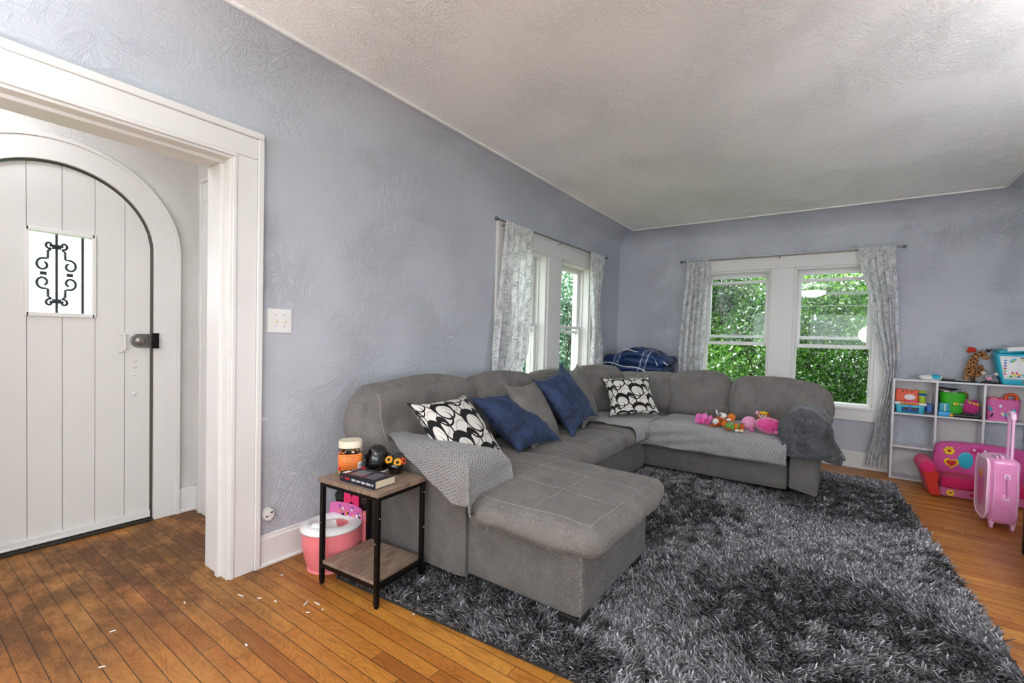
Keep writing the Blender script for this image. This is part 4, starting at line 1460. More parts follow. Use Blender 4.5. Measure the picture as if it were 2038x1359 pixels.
# ------------------------------------------------------------------ throws
# left arm: triangular fall of a basket-weave throw
ac, al = 1.6875, (2.34+1.415)/2
hw, hl = 0.0, (2.34-1.415)/2-0.03
def left_sheet(u, v):
    q = lerp(-hl-0.28, hl-0.08, u)          # along the arm: negative = over the front end
    out = lerp(0.43, 0.04, min(1, max(0, (u-0.02)/0.80))**0.95)
    if u < 0.25: out *= 0.55+0.45*(u/0.25)
    inn = 0.20*(1-0.75*u)
    return (lerp(-out, inn, v), q)
g = drape(left_sheet, 1.672, al-0.01, 0.048, hl-0.005, 0.080, 0.640, 90, 70, 0.009, 3, 1.15, 0.55, off=0.012)
o = obj('throw_blanket', g, M_THROW, smooth=True, angle=180, solid=0.006, origin=(1.69, 1.6, 0.64))
tag(o, 'grey basketweave throw slipping off the sofa arm nearest the side table', 'throw blanket', 'basketweave throws on the sofa')
# covering the corner seat and the far seat
g = G()
g1 = drape(lambda u, v: (lerp(-0.565, 0.30, v), lerp(-0.56, 0.70, u)), 4.39, 0.85, 0.33, 0.475, 0.07, 0.470, 90, 50, 0.012, 7, 1.3, 0.85, off=0.006)
def sagfold(p):
    x, y, z = p
    if x < 4.06:   # long slack folds fanning out of the corner
        t = max(0, min(1, (y-0.6)/0.85))
        x += 0.020*math.sin(z*75+y*14)*t - 0.012*t
    return (x, y, z)
g.add([sagfold(p) for p in g1.v], g1.f, None)
nf = len(g1.f)
for k in range(nf): g.uv[k] = g1.uv[k]
g2_ = drape(lambda u, v: (lerp(-0.33, 0.80, u), lerp(-0.49, 0.28, v)), 3.98, 1.76, 0.42, 0.33, 0.06, 0.472, 60, 50, 0.012, 17, 1.1, 0.75, off=0.006)
b0_ = len(g.f)
g.add(g2_.v, g2_.f, None)
for k in range(len(g2_.f)): g.uv[b0_+k] = g2_.uv[k]
o = obj('throw_blanket', g, M_THROW_LIGHT, smooth=True, angle=180, solid=0.006, origin=(4.3, 1.2, 0.46))
tag(o, 'pale grey basketweave throw spread over the corner and far seats', 'throw blanket', 'basketweave throws on the sofa')
# charcoal throw bunched over the right arm
def right_sheet(u, v):
    p = lerp(-0.69, 0.30, u)
    o1 = 0.37 + 0.02*math.sin(u*9) + 0.05*max(0, u-0.7)/0.3
    inn = 0.27-0.06*u if u > 0.4 else lerp(0.10, 0.246, u/0.4)
    return (p, lerp(-o1, inn, v))
g = drape(right_sheet, 4.44, 0.182, 0.29, 0.02, 0.115, 0.675, 120, 110, 0.020, 23, 1.0, 0.8, off=0.014)
def bunch(p):
    x, y, z = p
    f = 0
    if x < 4.12:       # folds swinging round the front of the arm
        r_ = math.hypot(y-0.20, z-0.60)
        f = 0.014*math.sin(r_*62 + 2.0*math.atan2(z-0.60, y-0.20)) + 0.010*math.sin((y*0.8+z)*70)
        f *= min(1, r_/0.05)
    return (x-abs(f)*0.8+0.004, y + 0.007*math.sin(x*46+z*25), z + 0.005*math.sin(x*30+y*22))
g.v = [bunch(p) for p in g.v]
o = obj('throw_blanket', g, M_THROW_DARK, smooth=True, angle=180, solid=0.006, origin=(4.4, 0.17, 0.67))
tag(o, 'charcoal throw bunched over the sofa arm nearest the toy shelf', 'throw blanket', 'basketweave throws on the sofa')

# ------------------------------------------------------------------ pillows
def throw_pillow(label, cat_mat, w, h, t, c, M3, seed, wr=0.01, pipm=None, ear=0.06, group='throw pillows', name='throw_pillow'):
    M = Matrix([list(r)+[0] for r in M3]+[[0, 0, 0, 1]])
    for i in range(3): M[i][3] = c[i]
    th = thing(name, label, 'pillow', M=M, group=group)
    g, pip = pillow(w, h, t, 40, seed, wr, ear=ear)
    obj('cover', g, cat_mat, th, world=False, angle=80)
    obj('piping', pip, pipm or cat_mat, th, world=False)
    return th
throw_pillow('black and cream ring-print pillow leaning by the throw-covered near arm', M_LINKS, .46, .46, .17, (1.905, 1.745, 0.66), [[0.997, -0.058, 0.045], [0.073, 0.681, -0.729], [0.011, 0.73, 0.683]], 1, 0.006, M_BLACK)
throw_pillow('blue velvet pillow lying back between two pillows on the chaise', M_BLUE, .50, .48, .18, (2.54, 1.80, 0.64), [[0.999, 0.008, 0.031], [0.012, 0.806, -0.591], [-0.029, 0.591, 0.806]], 2, 0.022)
throw_pillow('plain grey upholstery pillow between the two blue pillows', M_SOFA, .46, .46, .16, (2.75, 1.80, 0.665), [[0.992, -0.056, 0.111], [0.124, 0.479, -0.869], [-0.004, 0.876, 0.482]], 3, 0.012)
throw_pillow('blue velvet pillow standing tilted on one corner', M_BLUE, .48, .48, .17, (3.184, 1.769, 0.725), [[0.97, -0.243, -0.029], [0.108, 0.531, -0.84], [0.219, 0.811, 0.542]], 4, 0.020, ear=0.14)
throw_pillow('black and cream ring-print pillow propped in the sofa corner', M_LINKS, .46, .46, .16, (4.184, 1.634, 0.672), [[0.58, 0.574, -0.578], [-0.813, 0.456, -0.363], [0.055, 0.68, 0.731]], 5, 0.006, M_BLACK)
throw_pillow('dark navy pillow tucked behind the tilted blue one', M_NAVY, .42, .36, .14, (3.36, 1.83, 0.60), [[0.95, -0.15, 0.1], [0.13, 0.5, -0.85], [0.08, 0.84, 0.5]], 6, 0.012)
throw_pillow('loose pale grey pillow leaning at the corner end of the wall cushions', M_SOFA, .50, .50, .15, (3.58, 1.86, 0.71), [[0.97, -0.15, 0.16], [0.2, 0.38, -0.90], [0.07, 0.91, 0.40]], 7, 0.014)

# ------------------------------------------------------------------ folded comforter on a box behind the sofa
st_ = thing('storage_box', 'white box in the corner behind the sofa under the comforter', 'box', (5.32, 1.93, 0))
g = B(5.10, 5.52, 1.62, 2.28, 0.0, 0.80, r=0.01, n=4); obj('body', g, M_CUBE, st_)
g = B(5.09, 5.53, 1.60, 2.29, 0.80, 0.835, r=0.01, n=4); obj('lid', g, M_CUBE, st_)
cf = thing('comforter', 'navy blue comforter with white stripes folded behind the sofa corner', 'comforter', (5.32, 1.94, 0.835))
def comf_layer(x0, x1, y0, y1, z0, z1, seed, wr):
    g = rbox(x0, x1, y0, y1, z0, z1, r=min(0.06, (z1-z0)*0.48), n=26, bulge=0.02, wr=wr, wf=(7, 7, 7), seed=seed)
    for i, f in enumerate(g.f):
        g.uv[i] = [(g.v[k][1]*2.9+0.9*g.v[k][2]+0.3, g.v[k][2]*3) for k in f]
    return g
obj('fold', comf_layer(5.08, 5.52, 1.60, 2.33, 0.835, 0.93, 3, 0.03), M_COMF, cf, angle=80)
obj('fold', comf_layer(5.09, 5.52, 1.58, 2.34, 0.92, 1.03, 5, 0.035), M_COMF, cf, angle=80)
g = comf_layer(5.08, 5.50, 1.66, 2.26, 1.00, 1.11, 9, 0.04)
g.v = [(x, y, z-0.9*max(0, 1.92-y)**2*1.0-0.5*max(0, y-2.05)) for x, y, z in g.v]
obj('fold', g, M_COMF, cf, angle=80)
g = G()
g.tube([(5.07, 2.34-0.045*i, 0.93+0.012*math.sin(i*0.8)-0.0005*i*i) for i in range(17)], 0.006, 6)
g.tube([(5.09, 2.10-0.045*i, 1.10+0.006*math.sin(i*1.3)-0.0011*i*i) for i in range(13)], 0.005, 6)
g.tube([(5.065, 1.70-0.006*i, 1.0-0.012*i) for i in range(7)], 0.005, 6)
obj('white_piping', g, K['white'], cf)

# ------------------------------------------------------------------ curtains and rods
def curtain(label, place, zt, zb, L, Rr, folds, amp, t0, seed, gather=None, name='curtain'):
    t = thing(name, label, 'curtain', place((L(zt)+Rr(zt))/2, t0, zt), group='crackle-print curtains')
    nu, nv = 120, 70
    def fn(s, v):
        z = lerp(zt, zb, v)
        l, r = L(z), Rr(z)
        fl = 0.35+0.65*min(1, v*5) if v < 0.2 else 1.0
        ph = s*folds*2*PI
        a = amp*fl
        wob = 0.5*math.sin(z*3.1+seed)+0.3*math.sin(z*7.3+seed*2)
        tt = t0 - a*(math.sin(ph+wob*1.2) + 0.35*math.sin(2.3*ph+seed+z*2)) - 0.004*fold((s*9, z*3, 0), seed)
        u = lerp(l, r, s) + 0.25*(r-l)/folds*math.sin(2*ph+seed)*0.5
        return place(u, min(tt, -0.042), z)
    g = G(); g.surf(fn, nu, nv, abs(Rr(zt)-L(zt))*2.4, (zt-zb))
    obj('panel', g, M_CURTAIN, t, angle=180, fixn=False)
    # rod-pocket heading
    def hd(s, v):
        z = lerp(zt+0.004, zt-0.05, v)
        ph = s*folds*4*PI
        l, r = L(zt), Rr(zt)
        return place(lerp(l, r, s), t0-0.016-0.006*math.sin(ph), z)
    g = G(); g.surf(hd, 100, 5, abs(Rr(zt)-L(zt))*3, 0.1)
    obj('rod_pocket', g, M_CURTAIN, t, angle=180, fixn=False)
    return t
def pw(*pairs):
    """piecewise-linear function of z"""
    pr = sorted(pairs)
    def f(z):
        if z <= pr[0][0]: return pr[0][1]
        for (za, a), (zb_, b) in zip(pr, pr[1:]):
            if z <= zb_:
                k = (z-za)/(zb_-za); k = k*k*(3-2*k)
                return a+(b-a)*k
        return pr[-1][1]
    return f
curtain('left curtain of the window behind the long side of the sofa', pl_left, 2.17, 0.77, pw((0.2, 2.93), (0.85, 2.89), (1.6, 2.96), (2.19, 3.02)), pw((0.2, 3.26), (0.85, 3.28), (1.1, 3.39), (1.7, 3.44), (2.19, 3.42)), 4.5, 0.030, -0.075, 1)
curtain('right curtain of the window behind the long side of the sofa', pl_left, 2.186, 0.77, pw((0.2, 4.74), (1.2, 4.72), (2.2, 4.60)), pw((0.2, 5.05), (1.0, 5.00), (1.6, 4.88), (2.2, 4.95)), 4, 0.024, -0.07, 2)
curtain('left curtain of the far window', pl_far, 2.17, 0.25, pw((0.2, 1.58), (1.0, 1.56), (2.17, 1.50)), pw((0.2, 1.28), (1.0, 1.28), (2.17, 1.245)), 4.5, 0.022, -0.075, 3)
curtain('right curtain of the far window, gathered in and reaching the floor by the toy shelf', pl_far, 2.165, 0.05, pw((0.05, -0.27), (0.45, -0.33), (0.80, -0.37), (0.95, -0.385), (1.15, -0.34), (1.5, -0.27), (2.165, -0.14)), pw((0.05, -0.405), (0.45, -0.418), (0.95, -0.475), (1.1, -0.49), (1.5, -0.465), (2.165, -0.425)), 4.5, 0.022, -0.085, 4)
def rod(label, place, u0, u1, z0, z1, t0):
    t = thing('curtain_rod', label, 'curtain rod', place((u0+u1)/2, t0, z0))
    g = G(); g.tube([place(u0, t0, z0), place((u0+u1)/2, t0, (z0+z1)/2-0.004), place(u1, t0, z1)], 0.0065, 10)
    obj('pole', g, M_STEEL, t)
    for u, z, s in ((u0, z0, -1 if u1 > u0 else 1), (u1, z1, 1 if u1 > u0 else -1)):
        g = G(); c = place(u+s*0.022, t0, z); g.ell(c, 0.017, 14); g.tube([place(u-s*0.01, t0, z), place(u+s*0.012, t0, z)], 0.009, 10)
        obj('finial', g, M_STEEL, t)
    for k in (0.06, 0.5, 0.94):
        u = lerp(u0, u1, k); z = lerp(z0, z1, k)
        g = G(); g.tube([place(u, 0, z-0.02), place(u, t0*0.6, z-0.02), place(u, t0, z-0.008)], 0.004, 8); g.tube([place(u, 0.0, z-0.02), place(u, -0.028, z-0.02)], 0.008, 8)
        obj('bracket', g, M_STEEL, t)
rod('slim metal curtain rod over the left wall window', pl_left, 2.93, 5.02, 2.165, 2.185, -0.075)
rod('slim metal curtain rod over the far window', pl_far, 1.545, -0.46, 2.155, 2.153, -0.085)

# ------------------------------------------------------------------ wall plates and marks
t = thing('light_switch', 'white two-gang toggle switch plate on the left wall', 'light switch', (1.220, W, 1.257))
g = B(1.158, 1.282, W-0.007, W, 1.195, 1.319, r=0.003, n=6); obj('plate', g, K['white'], t)
for x_ in (1.200, 1.242):
    g = G(); g.box(x_-0.005, x_+0.005, W-0.009, W-0.006, 1.245, 1.268); g.box(x_-0.0035, x_+0.0035, W-0.018, W-0.008, 1.248, 1.258)
    obj('toggle', g, K['cream'], t, bevel=0.001)
for x_ in (1.200, 1.242):
    for z_ in (1.228, 1.286):
        g = G(); g.ell((x_, W-0.0075, z_), (0.003, 0.0015, 0.003), 10); obj('screw', g, M_STEEL, t)
t = thing('outlet_cap', 'round white painted outlet cap low on the left wall', 'outlet', (1.172, W, 0.262))
g = G()
Mo = Matrix.Translation((1.172, W, 0.262)) @ Matrix.Rotation(PI/2, 4, 'X')
g.lathe([(0, 0), (0.030, 0), (0.031, 0.008), (0.026, 0.018), (0.0, 0.021)], 20, M=Mo @ Matrix.Diagonal((1, 1.15, 1, 1)))
obj('body', g, M_TRIM, t)
g = G()
for dx, dz in ((-0.012, -0.006), (0.012, 0.010)): g.box(1.172+dx-0.006, 1.172+dx+0.006, W-0.0225, W-0.019, 0.262+dz-0.003, 0.262+dz+0.003)
obj('slot', g, M_BLACK, t)
g = G(); g.box(1.128, 1.166, W-0.0015, W, 0.752, 0.7585); g.box(1.142, 1.147, W-0.0012, W, 0.745, 0.768)
tag(obj('adhesive_strip', g, K['white'], smooth=False, origin=(1.15, W, 0.755)), 'scrap of white tape stuck on the left wall beside the door casing', 'tape')
sc_r = random.Random(11)
scrap_where = ['white paper scrap on the boards halfway between door casing and near frame edge', 'white paper scrap in the entry doorway opening', 'white paper scrap lying among the dirty boards of the entry', 'white paper scrap on the bare floor in front of the door casing', 'white scrap just before the foot of the door casing', 'white scrap beside the baseboard at the casing corner', 'white splinter-like scrap left of the side table, nearest the table', 'long white scrap left of the side table with a crossing piece', 'thin white scrap crossing the long one left of the side table', 'white scrap close in front of the door casing foot', 'round white pellet at the rug edge by the front table leg', 'small white scrap farthest left in the litter by the side table', 'tiny white crumb on the floor between rug and suitcase', 'white scrap on the dirty boards at the lower left']
spots_ = [(0.79, 2.32, 1), (0.96, 2.19, 2), (0.55, 2.32, 1), (0.82, 1.82, 1), (1.03, 2.02, 1), (1.16, 2.22, 1), (1.10, 1.90, 2), (1.13, 1.86, 2), (1.07, 1.83, 1), (1.00, 2.10, 1), (1.33, 1.46, 3), (1.12, 1.80, 1), (4.05, -0.72, 1), (0.47, 2.1, 1)]
for i, (x_, y_, s_) in enumerate(spots_):
    g = G()
    a = sc_r.uniform(0, PI); L = 0.011*s_ if s_ < 3 else 0.006; w_ = 0.0035 if s_ < 3 else 0.005
    Mx = Matrix.Translation((x_, y_, 0.0012)) @ Matrix.Rotation(a, 4, 'Z')
    g.ell((0, 0, 0.001), (L, w_, 0.002), 8, M=Mx, lump=0.4, seed=i)
    tag(obj('paper_scrap', g, K['white'], origin=(x_, y_, 0)), scrap_where[i], 'scrap', 'paper scraps on the floor')

# ------------------------------------------------------------------ side table and what is on it
TM = Matrix.Translation((1.252, 1.612, 0)) @ Matrix.Rotation(math.radians(4), 4, 'Z')   # local: x 0..0.325, y 0..0.40
tb = thing('side_table', 'small two-tier side table with brown boards on a black metal frame beside the sofa', 'side table', M=TM)
TW, TL, TH = 0.295, 0.395, 0.514
def LG(): return G()
for (lx, ly) in ((0, 0), (TW-0.02, 0), (0, TL-0.02), (TW-0.02, TL-0.02)):
    g = G(); g.box(lx, lx+0.02, ly, ly+0.02, 0.016, TH-0.020, M=TM)
    g.box(lx+0.002, lx+0.018, ly+0.002, ly+0.018, 0.002, 0.018, M=TM)
    obj('leg', g, M_BLACKMETAL, tb, bevel=0.002)
for z0_ in (TH-0.038, 0.085):
    for b_ in ((0.0195, TW-0.0195, 0.001, 0.019), (0.0195, TW-0.0195, TL-0.019, TL-0.001), (0.001, 0.019, 0.0195, TL-0.0195), (TW-0.019, TW-0.001, 0.0195, TL-0.0195)):
        g = G(); g.box(*b_, z0_, z0_+0.018, M=TM); obj('rail', g, M_BLACKMETAL, tb)
g = G(); g.box(-0.006, TW+0.006, -0.006, TL+0.006, TH-0.020, TH, M=TM); obj('tabletop', g, M_RUSTIC, tb, bevel=0.0015)
g = G(); g.box(0.004, TW-0.004, 0.021, TL-0.021, 0.103, 0.118, M=TM); obj('lower_shelf', g, M_RUSTIC, tb, bevel=0.0015)
g = G()
for (lx, ly, lz) in ((-0.002, 0.010, 0.29), (TW-0.01, -0.002, 0.27), (0.010, -0.002, 0.40), (-0.002, TL-0.01, 0.30), (TW-0.01, -0.002, 0.44)):
    g = G(); g.ell((lx, ly, lz), 0.004, 8, M=TM); obj('bolt', g, M_STEEL, tb)
# jar of trail mix
jx, jy = 1.352, 1.957
j = thing('snack_jar', 'clear plastic jar of trail mix with cream lid and orange label', 'jar', (jx, jy, TH), math.radians(-125))
JM = Matrix.Translation((jx, jy, TH)) @ Matrix.Rotation(math.radians(-125), 4, 'Z')
def sq(prof_, n=40, e=3.2, g=None, M=None):
    g = g or G()
    vs, fs = [], []
    for r, z in prof_:
        for k in range(n):
            a = 2*PI*k/n
            c_, s_ = math.cos(a), math.sin(a)
            q = (abs(c_)**e+abs(s_)**e)**(-1/e)
            vs.append((r*q*c_, r*q*s_, z))
    m = len(prof_)
    for i in range(m-1):
        for k in range(n):
            l = (k+1) % n
            fs.append((i*n+k, i*n+l, (i+1)*n+l, (i+1)*n+k))
    fs.append(tuple(range(n))[::-1]); fs.append(tuple(range((m-1)*n, m*n)))
    return g.add(vs, fs, M=M)
g = sq([(0.046, 0.0), (0.054, 0.006), (0.056, 0.02), (0.056, 0.115), (0.053, 0.128), (0.047, 0.136), (0.045, 0.14)], M=JM)
m_ = plain('clear_jar_plastic', 'f2f4f6', 0.05, trans=1.0, ior=1.1)
jb = obj('jar_body', g, m_, j, angle=50)
g = sq([(0.052, 0.132), (0.0545, 0.134), (0.0545, 0.160), (0.051, 0.165), (0.0, 0.166)], e=2.6, M=JM)
obj('lid', g, K['cream'], j, angle=50)
g = G()
n_ = 14
vs, fs = [], []
for zz in (0.030, 0.106):
    for k in range(n_+1):
        a = math.radians(-62+k*124/n_)
        q = (abs(math.cos(a))**3.2+abs(math.sin(a))**3.2)**(-1/3.2)
        vs.append((0.0568*q*math.cos(a), 0.0568*q*math.sin(a), zz))
g.add(vs, [(k, k+1, n_+1+k+1, n_+1+k) for k in range(n_)], M=JM)
lb = obj('label', g, K['orange'], j, solid=0.0006)
lb.data.materials[0] = plain('orange_jar_label', 'ee8136', 0.5, vary=0.12, vscale=120)
def label_patch(a0, a1, z0, z1, mat, rr=0.0574, nm='label_print'):
    g = G(); vs = []
    k_ = 5
    for zz in (z0, z1):
        for k in range(k_+1):
            a = math.radians(a0+(a1-a0)*k/k_)
            q = (abs(math.cos(a))**3.2+abs(math.sin(a))**3.2)**(-1/3.2)
            vs.append((rr*q*math.cos(a), rr*q*math.sin(a), zz))
    g.add(vs, [(k, k+1, k_+2+k, k_+1+k) for k in range(k_)], M=JM)
    return obj(nm, g, mat, lb)
label_patch(34, 58, 0.038, 0.066, K['white'], nm='barcode_panel')
label_patch(-62, -40, 0.030, 0.048, K['red'])
for k in range(7): label_patch(-34, 52 if k < 4 else 26, 0.098-k*0.0085, 0.0995-k*0.0085, K['brown'], 0.0576)
for k in range(8): label_patch(37+k*2.4, 38.2+k*2.4, 0.042, 0.058, K['blue'], 0.0578, 'barcode')
label_patch(-105, -64, 0.034, 0.104, K['cream'], 0.0569)
g = {}
cols = [K['brown'], K['amber'], K['cream'], K['red'], K['black']]
gs = [G() for _ in cols]
for i in range(300):
    ci = sc_r.choices(range(5), [5, 3, 4, 1, 2])[0]
    a = sc_r.uniform(0, 2*PI); rr = 0.046*math.sqrt(sc_r.uniform(0.35, 1))
    zz = sc_r.uniform(0.006, 0.118)
    Rr_ = Matrix.Rotation(sc_r.uniform(0, PI), 3, Vector((sc_r.uniform(-1, 1), sc_r.uniform(-1, 1), sc_r.uniform(-1, 1))).normalized())
    gs[ci].ell((rr*math.cos(a), rr*math.sin(a), zz), (0.009, 0.005, 0.0055), 8, M=JM, rot=Rr_)
for ci, gg in enumerate(gs):
    o = obj('nuts', gg, cols[ci], j); o['kind'] = 'stuff'
# glossy black helmet-like toy on its white base
hx_, hy_ = 1.462, 1.897
h = thing('toy_helmet', 'glossy black toy helmet sitting on the side table behind the book', 'toy helmet', (hx_, hy_, TH))
HM = Matrix.Translation((hx_, hy_, TH)) @ Matrix.Rotation(math.radians(-120), 4, 'Z')
g = G(); n_ = 30
def helm(u, v):
    a = 2*PI*u; ph = v*PI*0.5
    r = 0.062
    z = 0.045+0.085*math.sin(ph)
    q = math.cos(ph)**0.75
    return tuple(HM @ Vector((r*1.06*q*math.cos(a), r*0.95*q*math.sin(a), z)))
g.surf(helm, 40, 16)
g.lathe([(0.052, 0.004), (0.060, 0.02), (0.0625, 0.045)], 40, sx=1.06, sy=0.95, M=HM, cap=False)
obj('shell', g, M_BLACKGLOSS, h)
g = G(); g.lathe([(0, 0.001), (0.056, 0.001), (0.060, 0.006), (0.050, 0.012), (0, 0.012)], 32, sx=1.08, sy=0.98, M=HM); obj('base', g, K['white'], h)
g = G(); g.tube([HM @ Vector((0.064*math.cos(a), 0.060*math.sin(a), 0.048)) for a in [2*PI*k/32 for k in range(32)]], 0.003, 6, closed=True); obj('trim_ring', g, M_BLACKMETAL, h)
g = G()
for s_ in (-1, 1): g.lathe([(0, 0), (0.012, 0), (0.011, 0.005), (0, 0.006)], 16, M=HM @ Matrix.Translation((0.0, s_*0.055, 0.075)) @ Matrix.Rotation(-s_*PI/2, 4, 'X'))
obj('side_button', g, M_BLACKMETAL, h)
# paperback
BM = Matrix.Translation((1.318, 1.780, TH)) @ Matrix.Rotation(math.radians(3), 4, 'Z')
bk = thing('thick_book', 'thick dark blue paperback lying on the side table with its spine to the front', 'book', M=BM)
g = G(); g.box(-0.049, 0.062, -0.118, 0.118, 0.0025, 0.0345); o = obj('page_block', g, M_PAPER, bk, world=False, bevel=0.001)
g = G(); g.box(-0.055, 0.064, -0.120, 0.120, 0, 0.0022); g.box(-0.055, 0.064, -0.120, 0.120, 0.0348, 0.037); g.box(-0.0555, -0.0505, -0.120, 0.120, 0.0, 0.037)
cv = obj('cover', g, M_BOOK, bk, world=False, bevel=0.0015)
g = G(); rr_ = random.Random(5); y_ = 0.035
for k in range(26):   # blurred title strokes on the spine
    if k % 6 == 5: y_ -= 0.006; continue
    h_ = rr_.uniform(0.006, 0.013)
    g.box(-0.0562, -0.0554, y_-0.003, y_, 0.018-h_/2, 0.018+h_/2)
    if rr_.random() < 0.5: g.box(-0.0562, -0.0554, y_-0.0045, y_, 0.018+h_/2-0.002, 0.018+h_/2)
    y_ -= 0.0056
obj('spine_print', g, K['white'], cv, world=False, smooth=False)
g = G(); g.box(-0.0562, -0.0554, 0.052, 0.082, 0.014, 0.023); g.ell((-0.0555, 0.106, 0.018), (0.0008, 0.005, 0.005), 12)
obj('spine_print', g, K['red'], cv, world=False, smooth=False)
g = G()
for k in range(9): g.box(-0.040, 0.045-rr_.uniform(0, 0.03), 0.060-k*0.008, 0.0635-k*0.008, 0.037, 0.0373)
for k in range(5): g.box(-0.038, 0.05-rr_.uniform(0, 0.02), -0.035-k*0.015, -0.030-k*0.015, 0.037, 0.0373)
obj('cover_print', g, K['grey'], cv, world=False, smooth=False)
g = G()
for k in range(2): g.box(-0.03, 0.05, -0.1-k*0.0, -0.093, 0.037, 0.0374)
g.box(-0.035, -0.0, -0.018, -0.012, 0.037, 0.0374); g.box(0.045, 0.062, 0.075, 0.110, 0.037, 0.0376)
obj('cover_print', g, K['red'], cv, world=False, smooth=False)
g = G(); g.box(-0.048, -0.012, 0.090, 0.112, 0.037, 0.0376); g.box(-0.0, 0.040, 0.104, 0.108, 0.037, 0.0376); obj('white_panel', g, K['white'], cv, world=False, smooth=False)
# small pot of orange felt flowers
px0, py0 = 1.492, 1.790
f_ = thing('flower_pot', 'little black glass pot holding orange and black fabric flowers', 'flower pot', (px0, py0, TH))
g = G(); g.lathe([(0, 0), (0.030, 0), (0.034, 0.006), (0.036, 0.045), (0.033, 0.050), (0.031, 0.045), (0.028, 0.01), (0, 0.008)], 28, c=(px0, py0, TH)); obj('pot', g, M_BLACKGLOSS, f_)
def flower(c, nrm, r, pm, name='flower'):
    z = Vector(nrm).normalized(); x = z.orthogonal().normalized(); y = z.cross(x)
    Mf = Matrix((x, y, z)).transposed().to_4x4(); Mf.translation = c
    g = G()
    for ring, (rr, zz) in enumerate(((r, 0.0), (r*0.86, 0.003))):
        for k in range(16):
            a = 2*PI*(k+0.5*ring)/16
            d = Vector((math.cos(a), math.sin(a), 0)); s_ = Vector((-math.sin(a), math.cos(a), 0))
            p0, p1, p2 = d*r*0.3, d*rr*0.7, d*rr
            g.add([p0-s_*0.0015+Vector((0, 0, zz)), p0+s_*0.0015+Vector((0, 0, zz)), p1+s_*r*0.11+Vector((0, 0, zz+0.003)), p2+Vector((0, 0, zz-0.001)), p1-s_*r*0.11+Vector((0, 0, zz+0.003))], [(0, 1, 2, 3, 4)], M=Mf)
    fl = obj(name, g, pm, f_, solid=0.0008, smooth=False)
    g = G(); g.ell((0, 0, 0.004), (r*0.38, r*0.38, 0.006), 16, M=Mf); obj('flower_centre', g, P['dark'], fl)
    g = G(); g.tube([c, (c+Vector((px0, py0, TH+0.02)))/2+Vector((0, 0, 0.004)), (px0, py0, TH+0.02)], 0.0012, 5); obj('stem', g, K['green'], fl)
fc = Vector((px0, py0, TH))
flower(fc+Vector((-0.020, 0.026, 0.066)), (-0.8, -0.35, 0.45), 0.022, K['amber'])
flower(fc+Vector((-0.006, -0.022, 0.058)), (-0.75, -0.55, 0.4), 0.023, K['amber'])
flower(fc+Vector((0.018, 0.0, 0.088)), (-0.3, -0.3, 0.9), 0.024, P['dark'])
flower(fc+Vector((0.016, 0.030, 0.078)), (-0.2, 0.3, 0.9), 0.020, P['dark'])
flower(fc+Vector((0.020, -0.034, 0.062)), (0.2, -0.9, 0.4), 0.020, K['orange'])

# ------------------------------------------------------------------ potty chair
PC = Vector((1.378, 2.135, 0))
PM = Matrix.Translation(PC) @ Matrix.Rotation(math.radians(12), 4, 'Z')     # local +x = back
po = thing('potty_chair', 'pink toddler potty with white seat behind the side table', 'potty', M=PM)
g = G()
def pot(u, v):
    a = 2*PI*u
    z = 0.002 + v*0.198
    w_ = lerp(0.112, 0.148, min(1, v*1.6)**0.7) if v > 0.10 else 0.112+0.010*(1-v/0.10)
    x, y = w_*math.cos(a)*1.02, w_*math.sin(a)*0.96
    return (x, y, z)
g.surf(pot, 48, 18)
g.box(0.07, 0.135, -0.115, 0.115, 0.002, 0.20)
obj('body', g, K['salmon'], po, world=False, angle=50)
g = B(0.092, 0.140, -0.128, 0.128, 0.004, 0.262, r=0.02, n=12); obj('back_block', g, K['salmon'], po, world=False)
g = G()
def ring_seat(u, v):
    a = 2*PI*u; b_ = 2*PI*v
    ro, ri = 0.150, 0.080
    rc, rt = (ro+ri)/2, (ro-ri)/2
    r = rc + rt*math.cos(b_)
    front = max(0, -math.cos(a))
    return (r*math.cos(a)*1.03-0.006, r*math.sin(a)*0.97, 0.208 + 0.017*math.sin(b_) + 0.012*front*max(0, 1-abs(r-rc)/rt))
g.surf(ring_seat, 56, 18)
g.ell((-0.098, 0, 0.222), (0.030, 0.045, 0.028), 16)
st_o = obj('seat', g, K['white'], po, world=False, angle=60)
g = G(); g.lathe([(0.088, 0.205), (0.080, 0.16), (0.06, 0.13), (0, 0.125)], 32, cap=False, M=Matrix.Identity(4)); obj('bowl', g, K['white'], po, world=False)
g = G(); g.prism([(-0.118, 0), (0.118, 0), (0.108, 0.075), (0.06, 0.088), (0, 0.092), (-0.06, 0.088), (-0.108, 0.075)], 0, 0.004, M=Matrix.Translation((0.0905, 0, 0.20)) @ Matrix.Rotation(-PI/2, 4, 'Y') @ Matrix.Rotation(-PI/2, 4, 'Z'))
bpnl = obj('printed_back_panel', g, K['rose'], po, world=False)
rr_ = random.Random(9)
for nm, mt, cnt in (('sticker_print', K['amber'], 5), ('sticker_print', K['white'], 6), ('sticker_print', K['black'], 5), ('sticker_print', K['purple'], 4)):
    g = G()
    for k in range(cnt):
        g.ell((0.0862, rr_.uniform(-0.1, 0.1), 0.215+rr_.uniform(0, 0.055)), (0.001, rr_.uniform(0.005, 0.011), rr_.uniform(0.005, 0.011)), 10)
    obj(nm, g, mt, bpnl, world=False)
g = G(); pts = [(-0.10, 0.0)] + [(0.112*math.cos(a), 0.055+0.050*math.sin(a)) for a in [PI-PI*k/16 for k in range(17)]] + [(0.10, 0.0)]
g.prism(pts, 0, 0.03, M=Matrix.Translation((0.128, -0.02, 0.260)) @ Matrix.Rotation(-PI/2, 4, 'Y') @ Matrix.Rotation(-PI/2, 4, 'Z'))
obj('black_headrest', g, M_BLACKGLOSS, po, world=False, bevel=0.006)
g = G()
